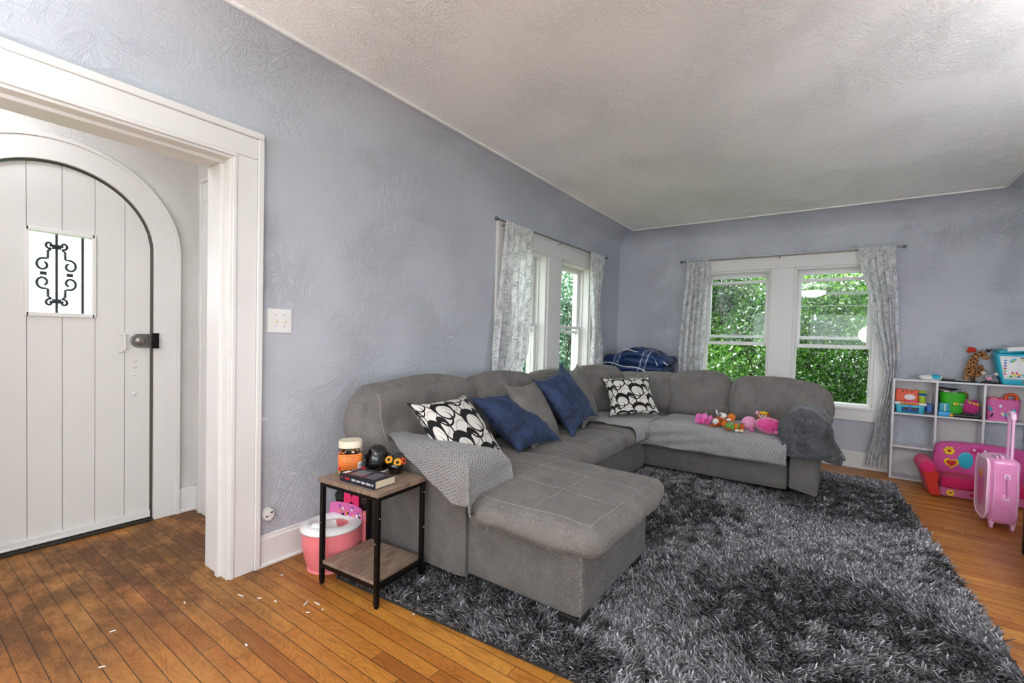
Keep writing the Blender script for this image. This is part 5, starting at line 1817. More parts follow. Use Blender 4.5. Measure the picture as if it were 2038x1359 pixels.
for s_ in (-1, 1):
    pts = [(0, 0.014), (s_*0.014, 0.050), (s_*0.032, 0.066), (s_*0.050, 0.052), (s_*0.052, -0.022), (s_*0.038, -0.034), (s_*0.014, -0.014), (0, -0.006)]
    if s_ > 0: pts = pts[::-1]
    g.prism(pts, 0, 0.010, M=Matrix.Translation((0.098, -0.035, 0.305)) @ Matrix.Rotation(-PI/2, 4, 'Y') @ Matrix.Rotation(-PI/2, 4, 'Z'))
obj('pink_bow', g, K['hotpink'], po, world=False, bevel=0.004)

# ------------------------------------------------------------------ cube organiser
SX0, SX1 = 5.365, 5.565
SY0, SY1 = -0.438, -1.352
cube = thing('cube_organizer', 'white nine-cube shelf unit against the far wall holding toys', 'shelf', (5.46, -0.9, 0))
ys_ = [SY0, -0.7435, -1.0485, SY1]
zs_ = [0.0, 0.302, 0.604, 0.905]
g = G(); g.box(SX0, SX1, SY0-0.016, SY0, 0, 0.905); obj('side_panel', g, M_CUBE, cube, bevel=0.001)
g = G(); g.box(SX0, SX1, SY1, SY1+0.016, 0, 0.905); obj('side_panel', g, M_CUBE, cube, bevel=0.001)
for y_ in ys_[1:3]:
    g = G(); g.box(SX0, SX1, y_-0.008, y_+0.008, 0.016, 0.905); obj('divider', g, M_CUBE, cube, bevel=0.001)
g = G(); g.box(SX0-0.002, SX1, SY1-0.002, SY0+0.002, 0.905, 0.921); obj('top_panel', g, M_CUBE, cube, bevel=0.001)
g = G(); g.box(SX0, SX1, SY1+0.016, SY0-0.016, 0.002, 0.016); obj('bottom_panel', g, M_CUBE, cube, bevel=0.001)
for z_ in zs_[1:3]:
    for a_, b_ in zip(ys_, ys_[1:]):
        g = G(); g.box(SX0+0.001, SX1, b_+0.0082, a_-(0.016 if a_ == SY0 else 0.0082), z_-0.008, z_+0.008); obj('shelf_board', g, M_CUBE, cube, bevel=0.001)
for (c_, r_) in ((0, 0), (0, 2), (1, 1), (2, 2), (2, 0)):
    g = G(); g.box(SX1-0.006, SX1-0.001, ys_[c_+1]+0.008, ys_[c_]-0.008, zs_[r_]+0.01, zs_[r_+1]-0.008); obj('back_panel', g, M_CUBEBACK, cube)
S2 = zs_[2]+0.008        # upper cells' floor
S1 = zs_[1]+0.008
ST = 0.921
XF = SX0
# toolbox toy
t = thing('toy_workbench', 'turquoise toy tool case with yellow buttons in the top left cube', 'toy', (5.43, -0.57, S2))
g = rbox(XF+0.01, XF+0.14, -0.672, -0.462, S2, S2+0.075, r=0.012, n=10)
g.v = [(x, -0.567+(y+0.567)*(0.90+0.10*(z-S2)/0.075), z) for x, y, z in g.v]
obj('case', g, K['turquoise'], t)
g = B(XF+0.004, XF+0.142, -0.680, -0.458, S2+0.073, S2+0.100, r=0.008, n=8); obj('white_panel', g, K['white'], t)
g = G()
g.tube([(XF+0.004, -0.50-0.125*k/6, S2+0.088) for k in range(7)], 0.009, 8); obj('button_strip', g, K['orange'], t)
for k in range(5):
    g = G(); g.ell((XF-0.003, -0.515-0.025*k, S2+0.089), (0.006, 0.007, 0.006), 10); obj('button', g, K['yellow'], t)
g = G(); g.tube([(XF+0.008, -0.515, S2+0.050), (XF-0.006, -0.520, S2+0.022), (XF-0.006, -0.615, S2+0.022), (XF+0.008, -0.62, S2+0.050)], 0.009, 8); g.box(XF+0.0, XF+0.012, -0.575, -0.555, S2+0.035, S2+0.066); obj('handle', g, K['blue'], t)
g = G(); g.box(XF+0.008, XF+0.0105, -0.628, -0.508, S2+0.012, S2+0.055); obj('recess', g, K['black'], t)
g = G(); g.box(XF+0.03, XF+0.11, -0.722, -0.682, S2+0.02, S2+0.095); obj('side_flap', g, K['blue'], t, bevel=0.006)
# bear-shaped lid behind
t2 = thing('toy_mirror', 'orange bear-shaped toy panel with white oval standing on the tool case', 'toy', (5.45, -0.55, S2+0.1))
pts = [(-0.085, 0), (-0.088, 0.09), (-0.078, 0.115), (-0.055, 0.120), (-0.035, 0.108), (0.0, 0.114), (0.035, 0.106), (0.055, 0.116), (0.078, 0.108), (0.088, 0.085), (0.085, 0)]
g = G(); g.prism(pts, 0, 0.022, M=Matrix.Translation((XF+0.09, -0.552, S2+0.100)) @ Matrix.Rotation(-PI/2, 4, 'Y') @ Matrix.Rotation(-PI/2, 4, 'Z')); obj('panel', g, K['orange'], t2, bevel=0.006)
g = G(); g.ell((XF+0.066, -0.566, S2+0.142), (0.004, 0.042, 0.026), 20); obj('white_oval', g, K['white'], t2)
g = G()
for dy in (-0.03, 0.0, 0.03): g.ell((XF+0.067, -0.55+dy, S2+0.192), (0.003, 0.006, 0.006), 10)
obj('dot', g, K['brown'], t2)
g = B(XF+0.02, XF+0.07, -0.625, -0.535, S2+0.100, S2+0.113, r=0.005, n=6)
tag(obj('toy_tray', g, K['hotpink'], origin=(XF+0.04, -0.58, S2+0.1)), 'small hot pink toy tray on top of the turquoise tool case', 'toy')
t3 = thing('toy_bottle', 'lime green toy bottle with blue collar on the tool case', 'toy bottle', (XF+0.04, -0.652, S2+0.1))
g = G(); g.lathe([(0, 0), (0.021, 0), (0.024, 0.004), (0.026, 0.07), (0.018, 0.082), (0, 0.082)], 20, c=(XF+0.045, -0.652, S2+0.100)); obj('body', g, K['lime'], t3)
g = G(); g.lathe([(0.028, 0.066), (0.030, 0.078), (0.020, 0.090), (0, 0.090)], 20, c=(XF+0.045, -0.652, S2+0.1), cap=False); obj('collar', g, K['blue'], t3)
g = G(); g.lathe([(0.030, 0.089), (0.028, 0.096), (0.010, 0.112), (0, 0.114)], 20, c=(XF+0.045, -0.652, S2+0.1)); obj('cap', g, K['lime'], t3)
# green bin
def bin_(name, label, cx_, cy_, z0, w0, w1, d0, d1, h, mat, e=5):
    t = thing(name, label, 'bin', (cx_, cy_, z0))
    g = G(); n = 48
    def pr(z, a, s):
        k = z/h
        rx, ry = lerp(d0, d1, k)*s/2, lerp(w0, w1, k)*s/2
        c_, s_ = math.cos(a), math.sin(a)
        q = (abs(c_)**e+abs(s_)**e)**(-1/e)
        return (cx_+rx*q*c_, cy_+ry*q*s_, z0+z)
    lv = [(0.0, 0.6), (0.0, 1), (h, 1), (h, 1.05), (h+0.006, 1.05), (h+0.006, 0.95), (0.006, 0.95), (0.006, 0.3)]
    vs = [pr(z, 2*PI*k/n, s) for z, s in lv for k in range(n)]
    fs = [(i*n+k, i*n+(k+1) % n, (i+1)*n+(k+1) % n, (i+1)*n+k) for i in range(len(lv)-1) for k in range(n)]
    fs.append(tuple(range(n))[::-1]); fs.append(tuple(range(7*n, 8*n)))
    g.add(vs, fs); obj('body', g, mat, t, angle=45)
    return t
gb = bin_('green_bin', 'bright green plastic bin in the top middle cube', XF+0.105, -0.858, S2, 0.130, 0.180, 0.13, 0.165, 0.205, K['green'], 4)
g = G(); g.ell((XF+0.026, -0.875, S2+0.115), (0.004, 0.020, 0.014), 14); obj('sticker', g, K['yellow'], gb)
g = G(); g.ell((XF+0.024, -0.879, S2+0.118), (0.003, 0.006, 0.006), 10); g.box(XF+0.020, XF+0.026, -0.893, -0.855, S2+0.100, S2+0.105); obj('sticker', g, K['black'], gb)
g = G(); g.ell((XF+0.026, -0.910, S2+0.112), (0.004, 0.013, 0.014), 14); obj('sticker', g, K['grey'], gb)
for k, (y_, z_, r_, m_) in enumerate(((-0.80, 0.225, 0.25, K['brown']), (-0.82, 0.213, 0.1, K['white']), (-0.855, 0.215, -0.3, K['grey']), (-0.82, 0.238, 0.05, K['black']))):
    g = G(); g.box(-0.055, 0.055, -0.045, 0.045, 0, 0.010, M=Matrix.Translation((XF+0.10, y_, S2+z_)) @ Matrix.Rotation(r_, 4, 'X') @ Matrix.Rotation(0.3*k, 4, 'Z'))
    tag(obj('board_book', g, m_, bevel=0.002, origin=(XF+0.1, y_, S2+z_)), ['brown', 'white', 'grey', 'black'][k]+' thin book poking out of the green bin', 'book', 'books in the green bin')
t = thing('blue_tub', 'small blue plastic tub standing before the green bin', 'tub', (XF+0.03, -0.80, S2))
g = B(XF+0.004, XF+0.06, -0.846, -0.757, S2, S2+0.042, r=0.008, n=8); obj('tray', g, K['sky'], t)
g = B(XF+0.010, XF+0.055, -0.836, -0.764, S2+0.042, S2+0.118, r=0.008, n=8); obj('clear_box', g, K['teal'], t)
g = G(); g.box(XF+0.007, XF+0.011, -0.804, -0.798, S2+0.045, S2+0.112); obj('seam', g, K['white'], t)
t = thing('plush_bird', 'magenta round plush with a patterned headband in the top middle cube', 'plush toy', (XF+0.08, -0.985, S2+0.02))
g = G(); g.ell((XF+0.075, -0.972, S2+0.088), (0.055, 0.062, 0.060), 24, lump=0.08, seed=3); obj('body', g, P['magenta'], t)
g = G(); g.ell((XF+0.06, -0.935, S2+0.140), (0.018, 0.020, 0.018), 14); g.ell((XF+0.06, -1.00, S2+0.145), (0.018, 0.020, 0.018), 14); obj('ear', g, P['magenta'], t)
g = G(); g.tube([(XF+0.03+0.01*abs(k-3), -0.955-0.013*k, S2+0.138-0.004*k) for k in range(6)], 0.010, 8); obj('headband', g, K['amber'], t)
g = G()
for y_ in (-0.960, -0.985, -1.010): g.ell((XF+0.017+(0.003), y_, S2+0.133), (0.006, 0.006, 0.006), 10)
obj('bead', g, K['white'], t)
g = G(); g.tube([(XF+0.09, -0.935, S2+0.225), (XF+0.08, -0.950, S2+0.20), (XF+0.075, -0.955, S2+0.16)], [0.010, 0.012, 0.010], 8)
tag(obj('toy_giraffe_leg', g, M_GIRAFFE, origin=(XF+0.08, -0.95, S2+0.2)), 'brown spotted plush leg dangling behind the magenta plush', 'plush toy')
t = thing('toy_blaster', 'black toy blaster with orange tip lying along the front of the middle cube', 'toy', (XF+0.02, -0.94, S2))
g = B(XF+0.0, XF+0.035, -1.035, -0.855, S2+0.002, S2+0.030, r=0.008, n=8); g2b = B(XF+0.002, XF+0.03, -0.99, -0.90, S2+0.028, S2+0.042, r=0.006, n=6); g.add(g2b.v, g2b.f); obj('body', g, K['black'], t)
g = B(XF-0.002, XF+0.037, -0.858, -0.832, S2+0.004, S2+0.028, r=0.006, n=6); obj('orange_tip', g, K['amber'], t)
g = G(); g.box(XF, XF+0.03, -1.040, -1.034, S2+0.004, S2+0.022); obj('red_end', g, K['red'], t)
# pink bin
pb = bin_('pink_bin', 'pink plastic bin with bright stickers in the top right cube', XF+0.105, -1.170, S2, 0.185, 0.205, 0.145, 0.165, 0.175, K['rose'], 7)
pb_r = random.Random(2)
for k, (y_, z_, m_) in enumerate(((-1.088, 0.10, 'teal'), (-1.10, 0.045, 'black'), (-1.150, 0.125, 'white'), (-1.165, 0.06, 'cream'), (-1.180, 0.055, 'turquoise'), (-1.23, 0.09, 'turquoise'), (-1.215, 0.09, 'purple'), (-1.185, 0.03, 'purple'))):
    g = G(); g.ell((XF+0.030-z_*0.05, y_, S2+z_), (0.003, pb_r.uniform(0.006, 0.012), pb_r.uniform(0.010, 0.022)), 12, rot=Matrix.Rotation(pb_r.uniform(-.6, .6), 3, 'X')); obj('sticker', g, K[m_], pb)
g = G(); g.tube([(XF+0.08, -1.222+0.034*math.cos(a), S2+0.192+0.034*math.sin(a)) for a in [2*PI*k/28 for k in range(28)]], 0.013, 10, closed=True)
tag(obj('toy_ring', g, K['orange'], origin=(XF+0.08, -1.222, S2+0.19)), 'orange ring toy sticking out of the pink bin', 'toy ring')
g = B(XF+0.05, XF+0.14, -1.15, -1.085, S2+0.150, S2+0.200, r=0.02, n=8, wr=0.01); tag(obj('toy_bag', g, K['salmon'], origin=(XF+0.09, -1.12, S2+0.17)), 'coral toy pouch filling the left of the pink bin', 'toy')
g = B(XF+0.04, XF+0.10, -1.175, -1.135, S2+0.165, S2+0.195, r=0.012, n=8, wr=0.006); tag(obj('toy_shoe', g, K['hotpink'], origin=(XF+0.07, -1.155, S2+0.18)), 'hot pink toy shoe on top of the pink bin pile', 'toy')
g = G(); g.tube([(XF+0.02, -0.775, S1+0.006), (XF+0.05, -0.815, S1+0.006)], 0.005, 8); tag(obj('crayon', g, K['hotpink'], origin=(XF+0.03, -0.79, S1)), 'magenta crayon lying in the empty middle cube', 'crayon')
# on top of the unit
t = thing('wipes_packet', 'white and turquoise packet of wipes on the shelf unit', 'packet', (XF+0.07, -0.70, ST))
g = rbox(XF+0.02, XF+0.12, -0.778, -0.628, ST+0.001, ST+0.046, r=0.020, n=14, bulge=0.006, wr=0.008, seed=3); obj('packet', g, K['white'], t)
g = rbox(XF+0.018, XF+0.122, -0.772, -0.690, ST+0.004, ST+0.0475, r=0.020, n=12, bulge=0.006, wr=0.008, seed=3); obj('printed_end', g, K['turquoise'], t)
g = G(); g.box(XF+0.01, XF+0.17, -0.965, -0.785, ST+0.014, ST+0.022); tb_ = thing('tablet', 'dark tablet lying flat on the shelf unit beside the wipes', 'tablet', (XF+0.09, -0.87, ST))
obj('body', g, K['black'], tb_, bevel=0.003)
g = G(); g.box(XF+0.02, XF+0.16, -0.955, -0.795, ST+0.0222, ST+0.0226); obj('screen', g, M_BLACKGLOSS, tb_, smooth=False)
g = G(); g.box(XF+0.0085, XF+0.0105, -0.955, -0.86, ST+0.016, ST+0.020); obj('white_edge', g, K['white'], tb_, smooth=False)
g = rbox(XF-0.002, XF+0.185, -1.13, -0.775, ST+0.0005, ST+0.013, r=0.006, n=24, wr=0.006, wf=(15, 15, 15), seed=8); tag(obj('dark_cloth', g, P['dark'], origin=(XF+0.09, -0.95, ST)), 'flat black cloth spread under the tablet on the shelf unit', 'cloth')
# giraffe
t = thing('plush_giraffe', 'brown spotted plush giraffe with a red bow sitting on the shelf unit', 'plush toy', (XF+0.10, -0.98, ST+0.013))
bx_, by_ = XF+0.10, -0.985
g = G(); g.ell((bx_, by_+0.010, ST+0.085), (0.045, 0.052, 0.072), 20); g.tube([(bx_, by_+0.008, ST+0.13), (bx_-0.002, by_+0.004, ST+0.18), (bx_-0.006, by_-0.006, ST+0.225), (bx_-0.01, by_-0.02, ST+0.25)], [0.040, 0.033, 0.027, 0.022], 14); obj('body', g, M_GIRAFFE, t)
g = G(); g.ell((bx_-0.018, by_-0.045, ST+0.250), (0.028, 0.036, 0.028), 18, rot=Matrix.Rotation(-0.5, 3, 'X')); hd_ = obj('head', g, M_GIRAFFE, t)
g = G(); g.ell((bx_-0.032, by_-0.070, ST+0.222), (0.022, 0.026, 0.020), 16); obj('muzzle', g, P['tan'], hd_)
g = G(); g.ell((bx_-0.046, by_-0.052, ST+0.243), 0.004, 8); obj('eye', g, K['black'], hd_)
g = G()
rr_ = random.Random(6)
for k in range(22): g.tube([(bx_-0.01+rr_.uniform(-.01, .01), by_-0.065-0.03*k/22, ST+0.268), (bx_-0.01+rr_.uniform(-.02, .02), by_-0.075-0.035*k/22+rr_.uniform(-.01, .01), ST+0.292+rr_.uniform(-.01, .006))], [0.004, 0.001], 5)
obj('mane', g, P['dark'], hd_)
g = G(); g.ell((bx_-0.01, by_+0.015, ST+0.285), (0.012, 0.032, 0.022), 14, rot=Matrix.Rotation(0.5, 3, 'X')); g.ell((bx_-0.012, by_+0.035, ST+0.270), (0.012, 0.018, 0.014), 14); obj('red_bow', g, P['red'], t)
for s_, (dy, dx) in enumerate(((0.045, -0.02), (-0.030, -0.03))):
    g = G(); g.tube([(bx_-0.01, by_+dy*0.8, ST+0.075), (bx_+dx-0.02, by_+dy*1.1, ST+0.035), (bx_+dx-0.045, by_+dy*1.3, ST+0.032)], [0.024, 0.022, 0.018], 12); obj('leg', g, M_GIRAFFE, t)
g = G(); g.tube([(bx_-0.02, by_-0.035, ST+0.15), (bx_-0.04, by_-0.05, ST+0.11), (bx_-0.05, by_-0.052, ST+0.07)], [0.018, 0.017, 0.015], 12); obj('arm', g, M_GIRAFFE, t)
# zebra
t = thing('plush_zebra', 'grey striped plush lying on its front before the toy package', 'plush toy', (XF+0.03, -1.06, ST+0.013))
g = G(); g.ell((XF+0.05, -1.075, ST+0.055), (0.045, 0.045, 0.038), 20, lump=0.1, seed=5); hd_ = obj('head', g, M_ZEBRA, t)
g = G(); g.ell((XF+0.012, -1.070, ST+0.042), (0.020, 0.022, 0.016), 14); obj('muzzle', g, P['palepink'], hd_)
g = G(); g.ell((XF+0.035, -1.040, ST+0.088), (0.012, 0.014, 0.014), 12); g.ell((XF+0.06, -1.12, ST+0.082), (0.012, 0.016, 0.014), 12); obj('ear', g, P['white'], hd_)
g = G(); g.tube([(XF+0.05, -1.04, ST+0.04), (XF+0.02, -1.015, ST+0.032), (XF-0.006, -1.00, ST+0.030)], [0.024, 0.022, 0.022], 12); obj('paw', g, M_ZEBRA, t)
g = G(); g.tube([(XF+0.05, -1.10, ST+0.03), (XF+0.01, -1.115, ST+0.024)], [0.018, 0.016], 12); obj('paw', g, M_ZEBRA, t)
g = G(); g.ell((XF+0.11, -1.06, ST+0.05), (0.05, 0.05, 0.036), 16); obj('body', g, M_ZEBRA, t)
# toy package
t = thing('toy_package', 'large blue and white printed toy package at the right end of the shelf unit', 'toy package', (XF+0.08, -1.25, ST))
g = G()
pk = [(0, 0), (0.012, 0.02), (0.006, 0.25), (0.02, 0.27), (0.185, 0.27), (0.19, 0.02), (0.19, 0)]
g = rbox(XF+0.005, XF+0.175, -1.370, -1.150, ST+0.001, ST+0.262, r=0.015, n=12, bulge=0.006, wr=0.006, seed=4)
g.v = [(x, y+0.05*max(0, (z-ST)/0.262)*(1 if y > -1.2 else 0), z) for x, y, z in g.v]
pkb = obj('box', g, K['turquoise'], t)
g = rbox(XF+0.0, XF+0.15, -1.372, -1.162, ST+0.045, ST+0.24, r=0.01, n=8, bulge=0.006); g.v = [(x, y+0.045*max(0, (z-ST)/0.262)*(1 if y > -1.2 else 0), z) for x, y, z in g.v]; fp = obj('white_panel', g, K['white'], t)
rr_ = random.Random(12)
for m_ in ('red', 'amber', 'lime', 'green', 'purple', 'orange', 'blue', 'yellow', 'hotpink', 'turquoise'):
    for q_ in range(3):
     g = G(); g.ell((XF-0.004, rr_.uniform(-1.35, -1.19), ST+rr_.choice([0.07, 0.085, 0.10, 0.115, 0.195, 0.21, 0.225])), (0.002, rr_.uniform(0.006, 0.016), rr_.uniform(0.005, 0.010)), 10); obj('printed_block', g, K[m_], fp)
for k, m_ in enumerate(('hotpink', 'green', 'red', 'blue', 'purple', 'teal')):
    g = G(); g.box(XF-0.0055, XF-0.002, -1.166, -1.150, ST+0.085+0.022*k, ST+0.098+0.022*k); obj('printed_icon', g, K[m_], fp)
g = G(); g.box(XF+0.002, XF+0.0045, -1.30, -1.262, ST+0.022, ST+0.032); obj('red_badge', g, K['red'], pkb)
g = rbox(XF+0.0, XF+0.17, -1.374, -1.110, ST+0.255, ST+0.300, r=0.015, n=14, wr=0.02, seed=9)
g.v = [(x, y, z+0.10*max(0, (-1.14-y))) for x, y, z in g.v]
tag(obj('diaper_pack', g, K['teal'], origin=(XF+0.09, -1.24, ST+0.26)), 'teal and white soft packet lying on top of the toy package', 'packet')
g = rbox(XF-0.002, XF+0.12, -1.372, -1.160, ST+0.268, ST+0.312, r=0.012, n=12, wr=0.02, seed=9)
g.v = [(x, y, z+0.10*max(0, (-1.14-y))) for x, y, z in g.v]
tag(obj('soft_packet', g, K['white'], origin=(XF+0.06, -1.26, ST+0.28)), 'white plastic packet topmost above the toy package', 'packet')

# ------------------------------------------------------------------ child's sofa
cs = thing('toddler_sofa', 'small pink flowered toddler sofa in front of the shelf unit', 'toy sofa', (5.12, -0.95, 0))
FX = 4.93
m_ft = plush('toddler_sofa_fabric', 'de5a9e')
g = B(5.20, 5.335, -1.30, -0.735, 0.10, 0.405, r=0.05, n=20, bulge=0.015, wr=0.008, seed=3); bkr = obj('backrest', g, plush('rose_plush', 'd8599f'), cs)
g = B(FX+0.03, 5.24, -1.26, -0.74, 0.075, 0.165, r=0.03, n=14, bulge=0.008, wr=0.006, seed=4); obj('seat', g, P['fuchsia'], cs)
g = B(FX+0.045, 5.24, -1.26, -0.73, 0.006, 0.080, r=0.012, n=8); fr_ = obj('base', g, plush('mauve_plush', 'c86a93'), cs)
for yc, sg in ((-0.700, 1), (-1.292, -1)):
    g = rbox(-0.185, 0.20, -0.040, 0.040, 0.0, 0.235, r=0.03, n=14, wr=0.004, seed=5)
    g.v = [(5.12+x, yc+y*(0.8+0.5*z/0.235)+sg*0.045*(z/0.235), 0.004+z) for x, y, z in g.v]
    g2r = rbox(-0.205, 0.205, -0.060, 0.060, 0.160, 0.278, r=0.058, n=18, wr=0.006, seed=7)
    g.add([(5.12+x, yc+y+sg*0.045, z) for x, y, z in g2r.v], g2r.f)
    g.v = [(x, max(y, YR+0.02), z) for x, y, z in g.v]
    am = obj('arm', g, P['fuchsia'], cs, fixn=False)
    g = G(); pts = [(-0.034, 0.012), (0.034, 0.012), (0.050+0.01*sg, 0.12), (0.052+0.03*sg, 0.20), (0.0+0.045*sg, 0.232), (-0.052+0.03*sg, 0.20), (-0.036+0.02*sg, 0.12)]
    g.prism([(y, z) for y, z in pts], 0, 0.012, M=Matrix.Translation((4.922, yc, 0)) @ Matrix.Rotation(PI/2, 4, 'Z') @ Matrix.Rotation(PI/2, 4, 'X'))
    if sg > 0: obj('red_front_panel', g, P['red'], am, bevel=0.005)
def petal_flower(c, r, parent, n=6, ax=(1, 1)):
    g = G()
    for k in range(n):
        a = 2*PI*k/n
        g.ell((c[0], c[1]+r*0.6*math.cos(a), c[2]+r*0.6*math.sin(a)), (0.003, r*0.36, r*0.36), 12)
    p_ = obj('flower_print', g, K['yellow'], parent)
    g = G(); g.ell((c[0]-0.002, c[1], c[2]), (0.003, r*0.30, r*0.30), 12); obj('flower_centre', g, K['red'], p_)
petal_flower((5.192, -0.815, 0.345), 0.040, bkr)
petal_flower((FX+0.044, -0.800, 0.040), 0.028, fr_)
def heart(c, s, mat, parent, nm='heart_print', th=0.003):
    pts = []
    for k in range(28):
        a = 2*PI*k/28
        pts.append((s*0.06*16*math.sin(a)**3, s*0.06*(13*math.cos(a)-5*math.cos(2*a)-2*math.cos(3*a)-math.cos(4*a))))
    g = G(); g.prism(pts, 0, th, M=Matrix.Translation(c) @ Matrix.Rotation(-PI/2, 4, 'Y') @ Matrix.Rotation(-PI/2, 4, 'Z'))
    return obj(nm, g, mat, parent)
heart((5.186, -0.830, 0.245), 0.050, K['yellow'], bkr)
heart((5.182, -0.830, 0.245), 0.034, K['red'], bkr)
heart((FX+0.043, -0.930, 0.045), 0.018, K['red'], fr_)
g = G(); g.ell((5.189, -0.92, 0.280), (0.004, 0.050, 0.070), 20); obj('teal_print', g, K['turquoise'], bkr)
g = G(); g.ell((5.185, -1.00, 0.365), (0.006, 0.062, 0.030), 20); g.ell((5.185, -1.09, 0.350), (0.006, 0.045, 0.026), 20); pd = obj('magenta_print', g, P['magenta'], bkr)
g = G()
for (y_, z_) in ((-0.965, 0.375), (-0.99, 0.350), (-1.03, 0.378), (-1.05, 0.352), (-1.08, 0.36), (-1.11, 0.345)): g.ell((5.178, y_, z_), (0.003, 0.009, 0.009), 10)
obj('white_dot', g, K['white'], pd)

# ------------------------------------------------------------------ suitcase
SM = Matrix.Translation((4.275, -0.872, 0)) @ Matrix.Rotation(math.radians(2), 4, 'Z')   # local x 0..0.27 back, y 0..-0.165
sc = thing('rolling_suitcase', "pink glossy child's rolling suitcase with raised handle beside the toddler sofa", 'suitcase', M=SM)
m_s = plain('pink_satin', 'e58fc0', 0.28, vary=0.12, vscale=12, bump=(9, 0.5, 0.02), sheen=0.3, coat=0.3)
g = rbox(0.0, 0.28, -0.156, -0.012, 0.045, 0.475, r=0.028, n=22, bulge=0.006, wr=0.007, wf=(9, 9, 7), seed=6); body = obj('body', g, m_s, sc, world=False)
m_p = plain('pale_pink_panel', 'f0b9dc', 0.25, coat=0.4, vary=0.12, vscale=9)
pts = [(0.012, 0.10), (0.06, 0.052), (0.21, 0.052), (0.268, 0.10), (0.272, 0.40), (0.24, 0.462), (0.04, 0.466), (0.010, 0.43)]
g = G(); g.prism(pts, 0, 0.016, M=Matrix.Translation((0, -0.014, 0)) @ Matrix.Rotation(PI/2, 4, 'X') @ Matrix.Diagonal((1, 1, -1, 1))); fpn = obj('front_panel', g, m_p, sc, world=False, bevel=0.006)
g = G(); g.tube([(x, 0.001, z) for x, z in pts], 0.0045, 6, closed=True); obj('piping', g, plain('rose_piping', 'f7d3e6', 0.3), fpn, world=False)
g = G(); g.ell((0.14, 0.003, 0.25), (0.075, 0.002, 0.13), 20); pr_ = obj('panel_print', g, K['rose'], fpn, world=False)
g = G(); g.ell((0.14, 0.0045, 0.345), (0.030, 0.002, 0.030), 16); obj('panel_print', g, K['amber'], fpn, world=False)
# side with carry handle faces the room (local -x)
g = G(); g.tube([(-0.010, -0.088, 0.36), (-0.022, -0.090, 0.345), (-0.024, -0.090, 0.25), (-0.010, -0.088, 0.232)], [0.009, 0.008, 0.008, 0.009], 8, flat=0.6); obj('side_handle', g, m_s, sc, world=False)
g = G(); g.box(-0.012, 0.0, -0.106, -0.070, 0.225, 0.245); g.box(-0.012, 0.0, -0.106, -0.070, 0.35, 0.385); g.box(-0.008, 0.002, -0.108, -0.072, 0.205, 0.226); obj('handle_mount', g, m_p, sc, world=False, bevel=0.003)
g = G(); g.ell((-0.013, -0.088, 0.368), 0.005, 10); obj('rivet', g, M_STEEL, sc, world=False)
g = G()
for y_ in (-0.030, -0.140): g.tube([(-0.004 if 0.09 < z < 0.43 else 0.006, y_, z) for z in (0.06, 0.09, 0.2, 0.3, 0.43, 0.465)], 0.0035, 6)
obj('zip_piping', g, m_p, sc, world=False)
g = G(); g.tube([(0.02, -0.07, 0.476), (0.03, -0.07, 0.492), (0.09, -0.07, 0.496), (0.10, -0.07, 0.476)], 0.008, 8); g.tube([(0.02, -0.045, 0.476), (0.03, -0.045, 0.488), (0.09, -0.045, 0.490), (0.10, -0.045, 0.476)], 0.006, 8); obj('carry_handle', g, m_p, sc, world=False)
g = G()
for (x_, z_) in ((0.03, 0),):
    pass
hh = 0.285
g = G(); g.tube([(0.045, -0.118, 0.40), (0.045, -0.118, 0.755)], 0.0085, 10); g.tube([(0.125, -0.118, 0.40), (0.125, -0.118, 0.755)], 0.0085, 10); hb = obj('telescopic_bar', g, m_p, sc, world=False)
g = G(); g.tube([(0.045, -0.118, 0.745), (0.048, -0.118, 0.772), (0.065, -0.118, 0.785), (0.105, -0.118, 0.785), (0.122, -0.118, 0.772), (0.125, -0.118, 0.745)], 0.015, 12); obj('grip', g, plain('pale_pink_grip', 'f3cbe4', 0.3), hb, world=False)
for (x_, y_) in ((0.03, -0.03), (0.03, -0.132), (0.24, -0.03), (0.24, -0.132)):
    g = G(); g.lathe([(0, -0.008), (0.017, -0.008), (0.020, -0.005), (0.020, 0.005), (0.017, 0.008), (0, 0.008)], 20, M=Matrix.Translation((x_, y_, 0.021)) @ Matrix.Rotation(PI/2, 4, 'X'))
    g.box(x_-0.014, x_+0.014, y_-0.013, y_+0.013, 0.036, 0.056)
    obj('wheel', g, m_p, sc, world=False)

# ------------------------------------------------------------------ black console table at the right wall
ct = thing('console_table', 'black console table by the right wall showing only its leg', 'table', (3.3, -1.15, 0))
g = G(); g.box(2.75, 3.90, YR+0.02, -0.945, 0.43, 0.46); obj('tabletop', g, M_BLACKMETAL, ct, bevel=0.003)
for (x_, y_) in ((3.858, -0.985), (3.858, YR+0.04), (2.76, -0.985), (2.76, YR+0.04)):
    g = G(); g.box(x_, x_+0.035, y_, y_+0.035, 0, 0.43); obj('leg', g, M_BLACKMETAL, ct, bevel=0.003)

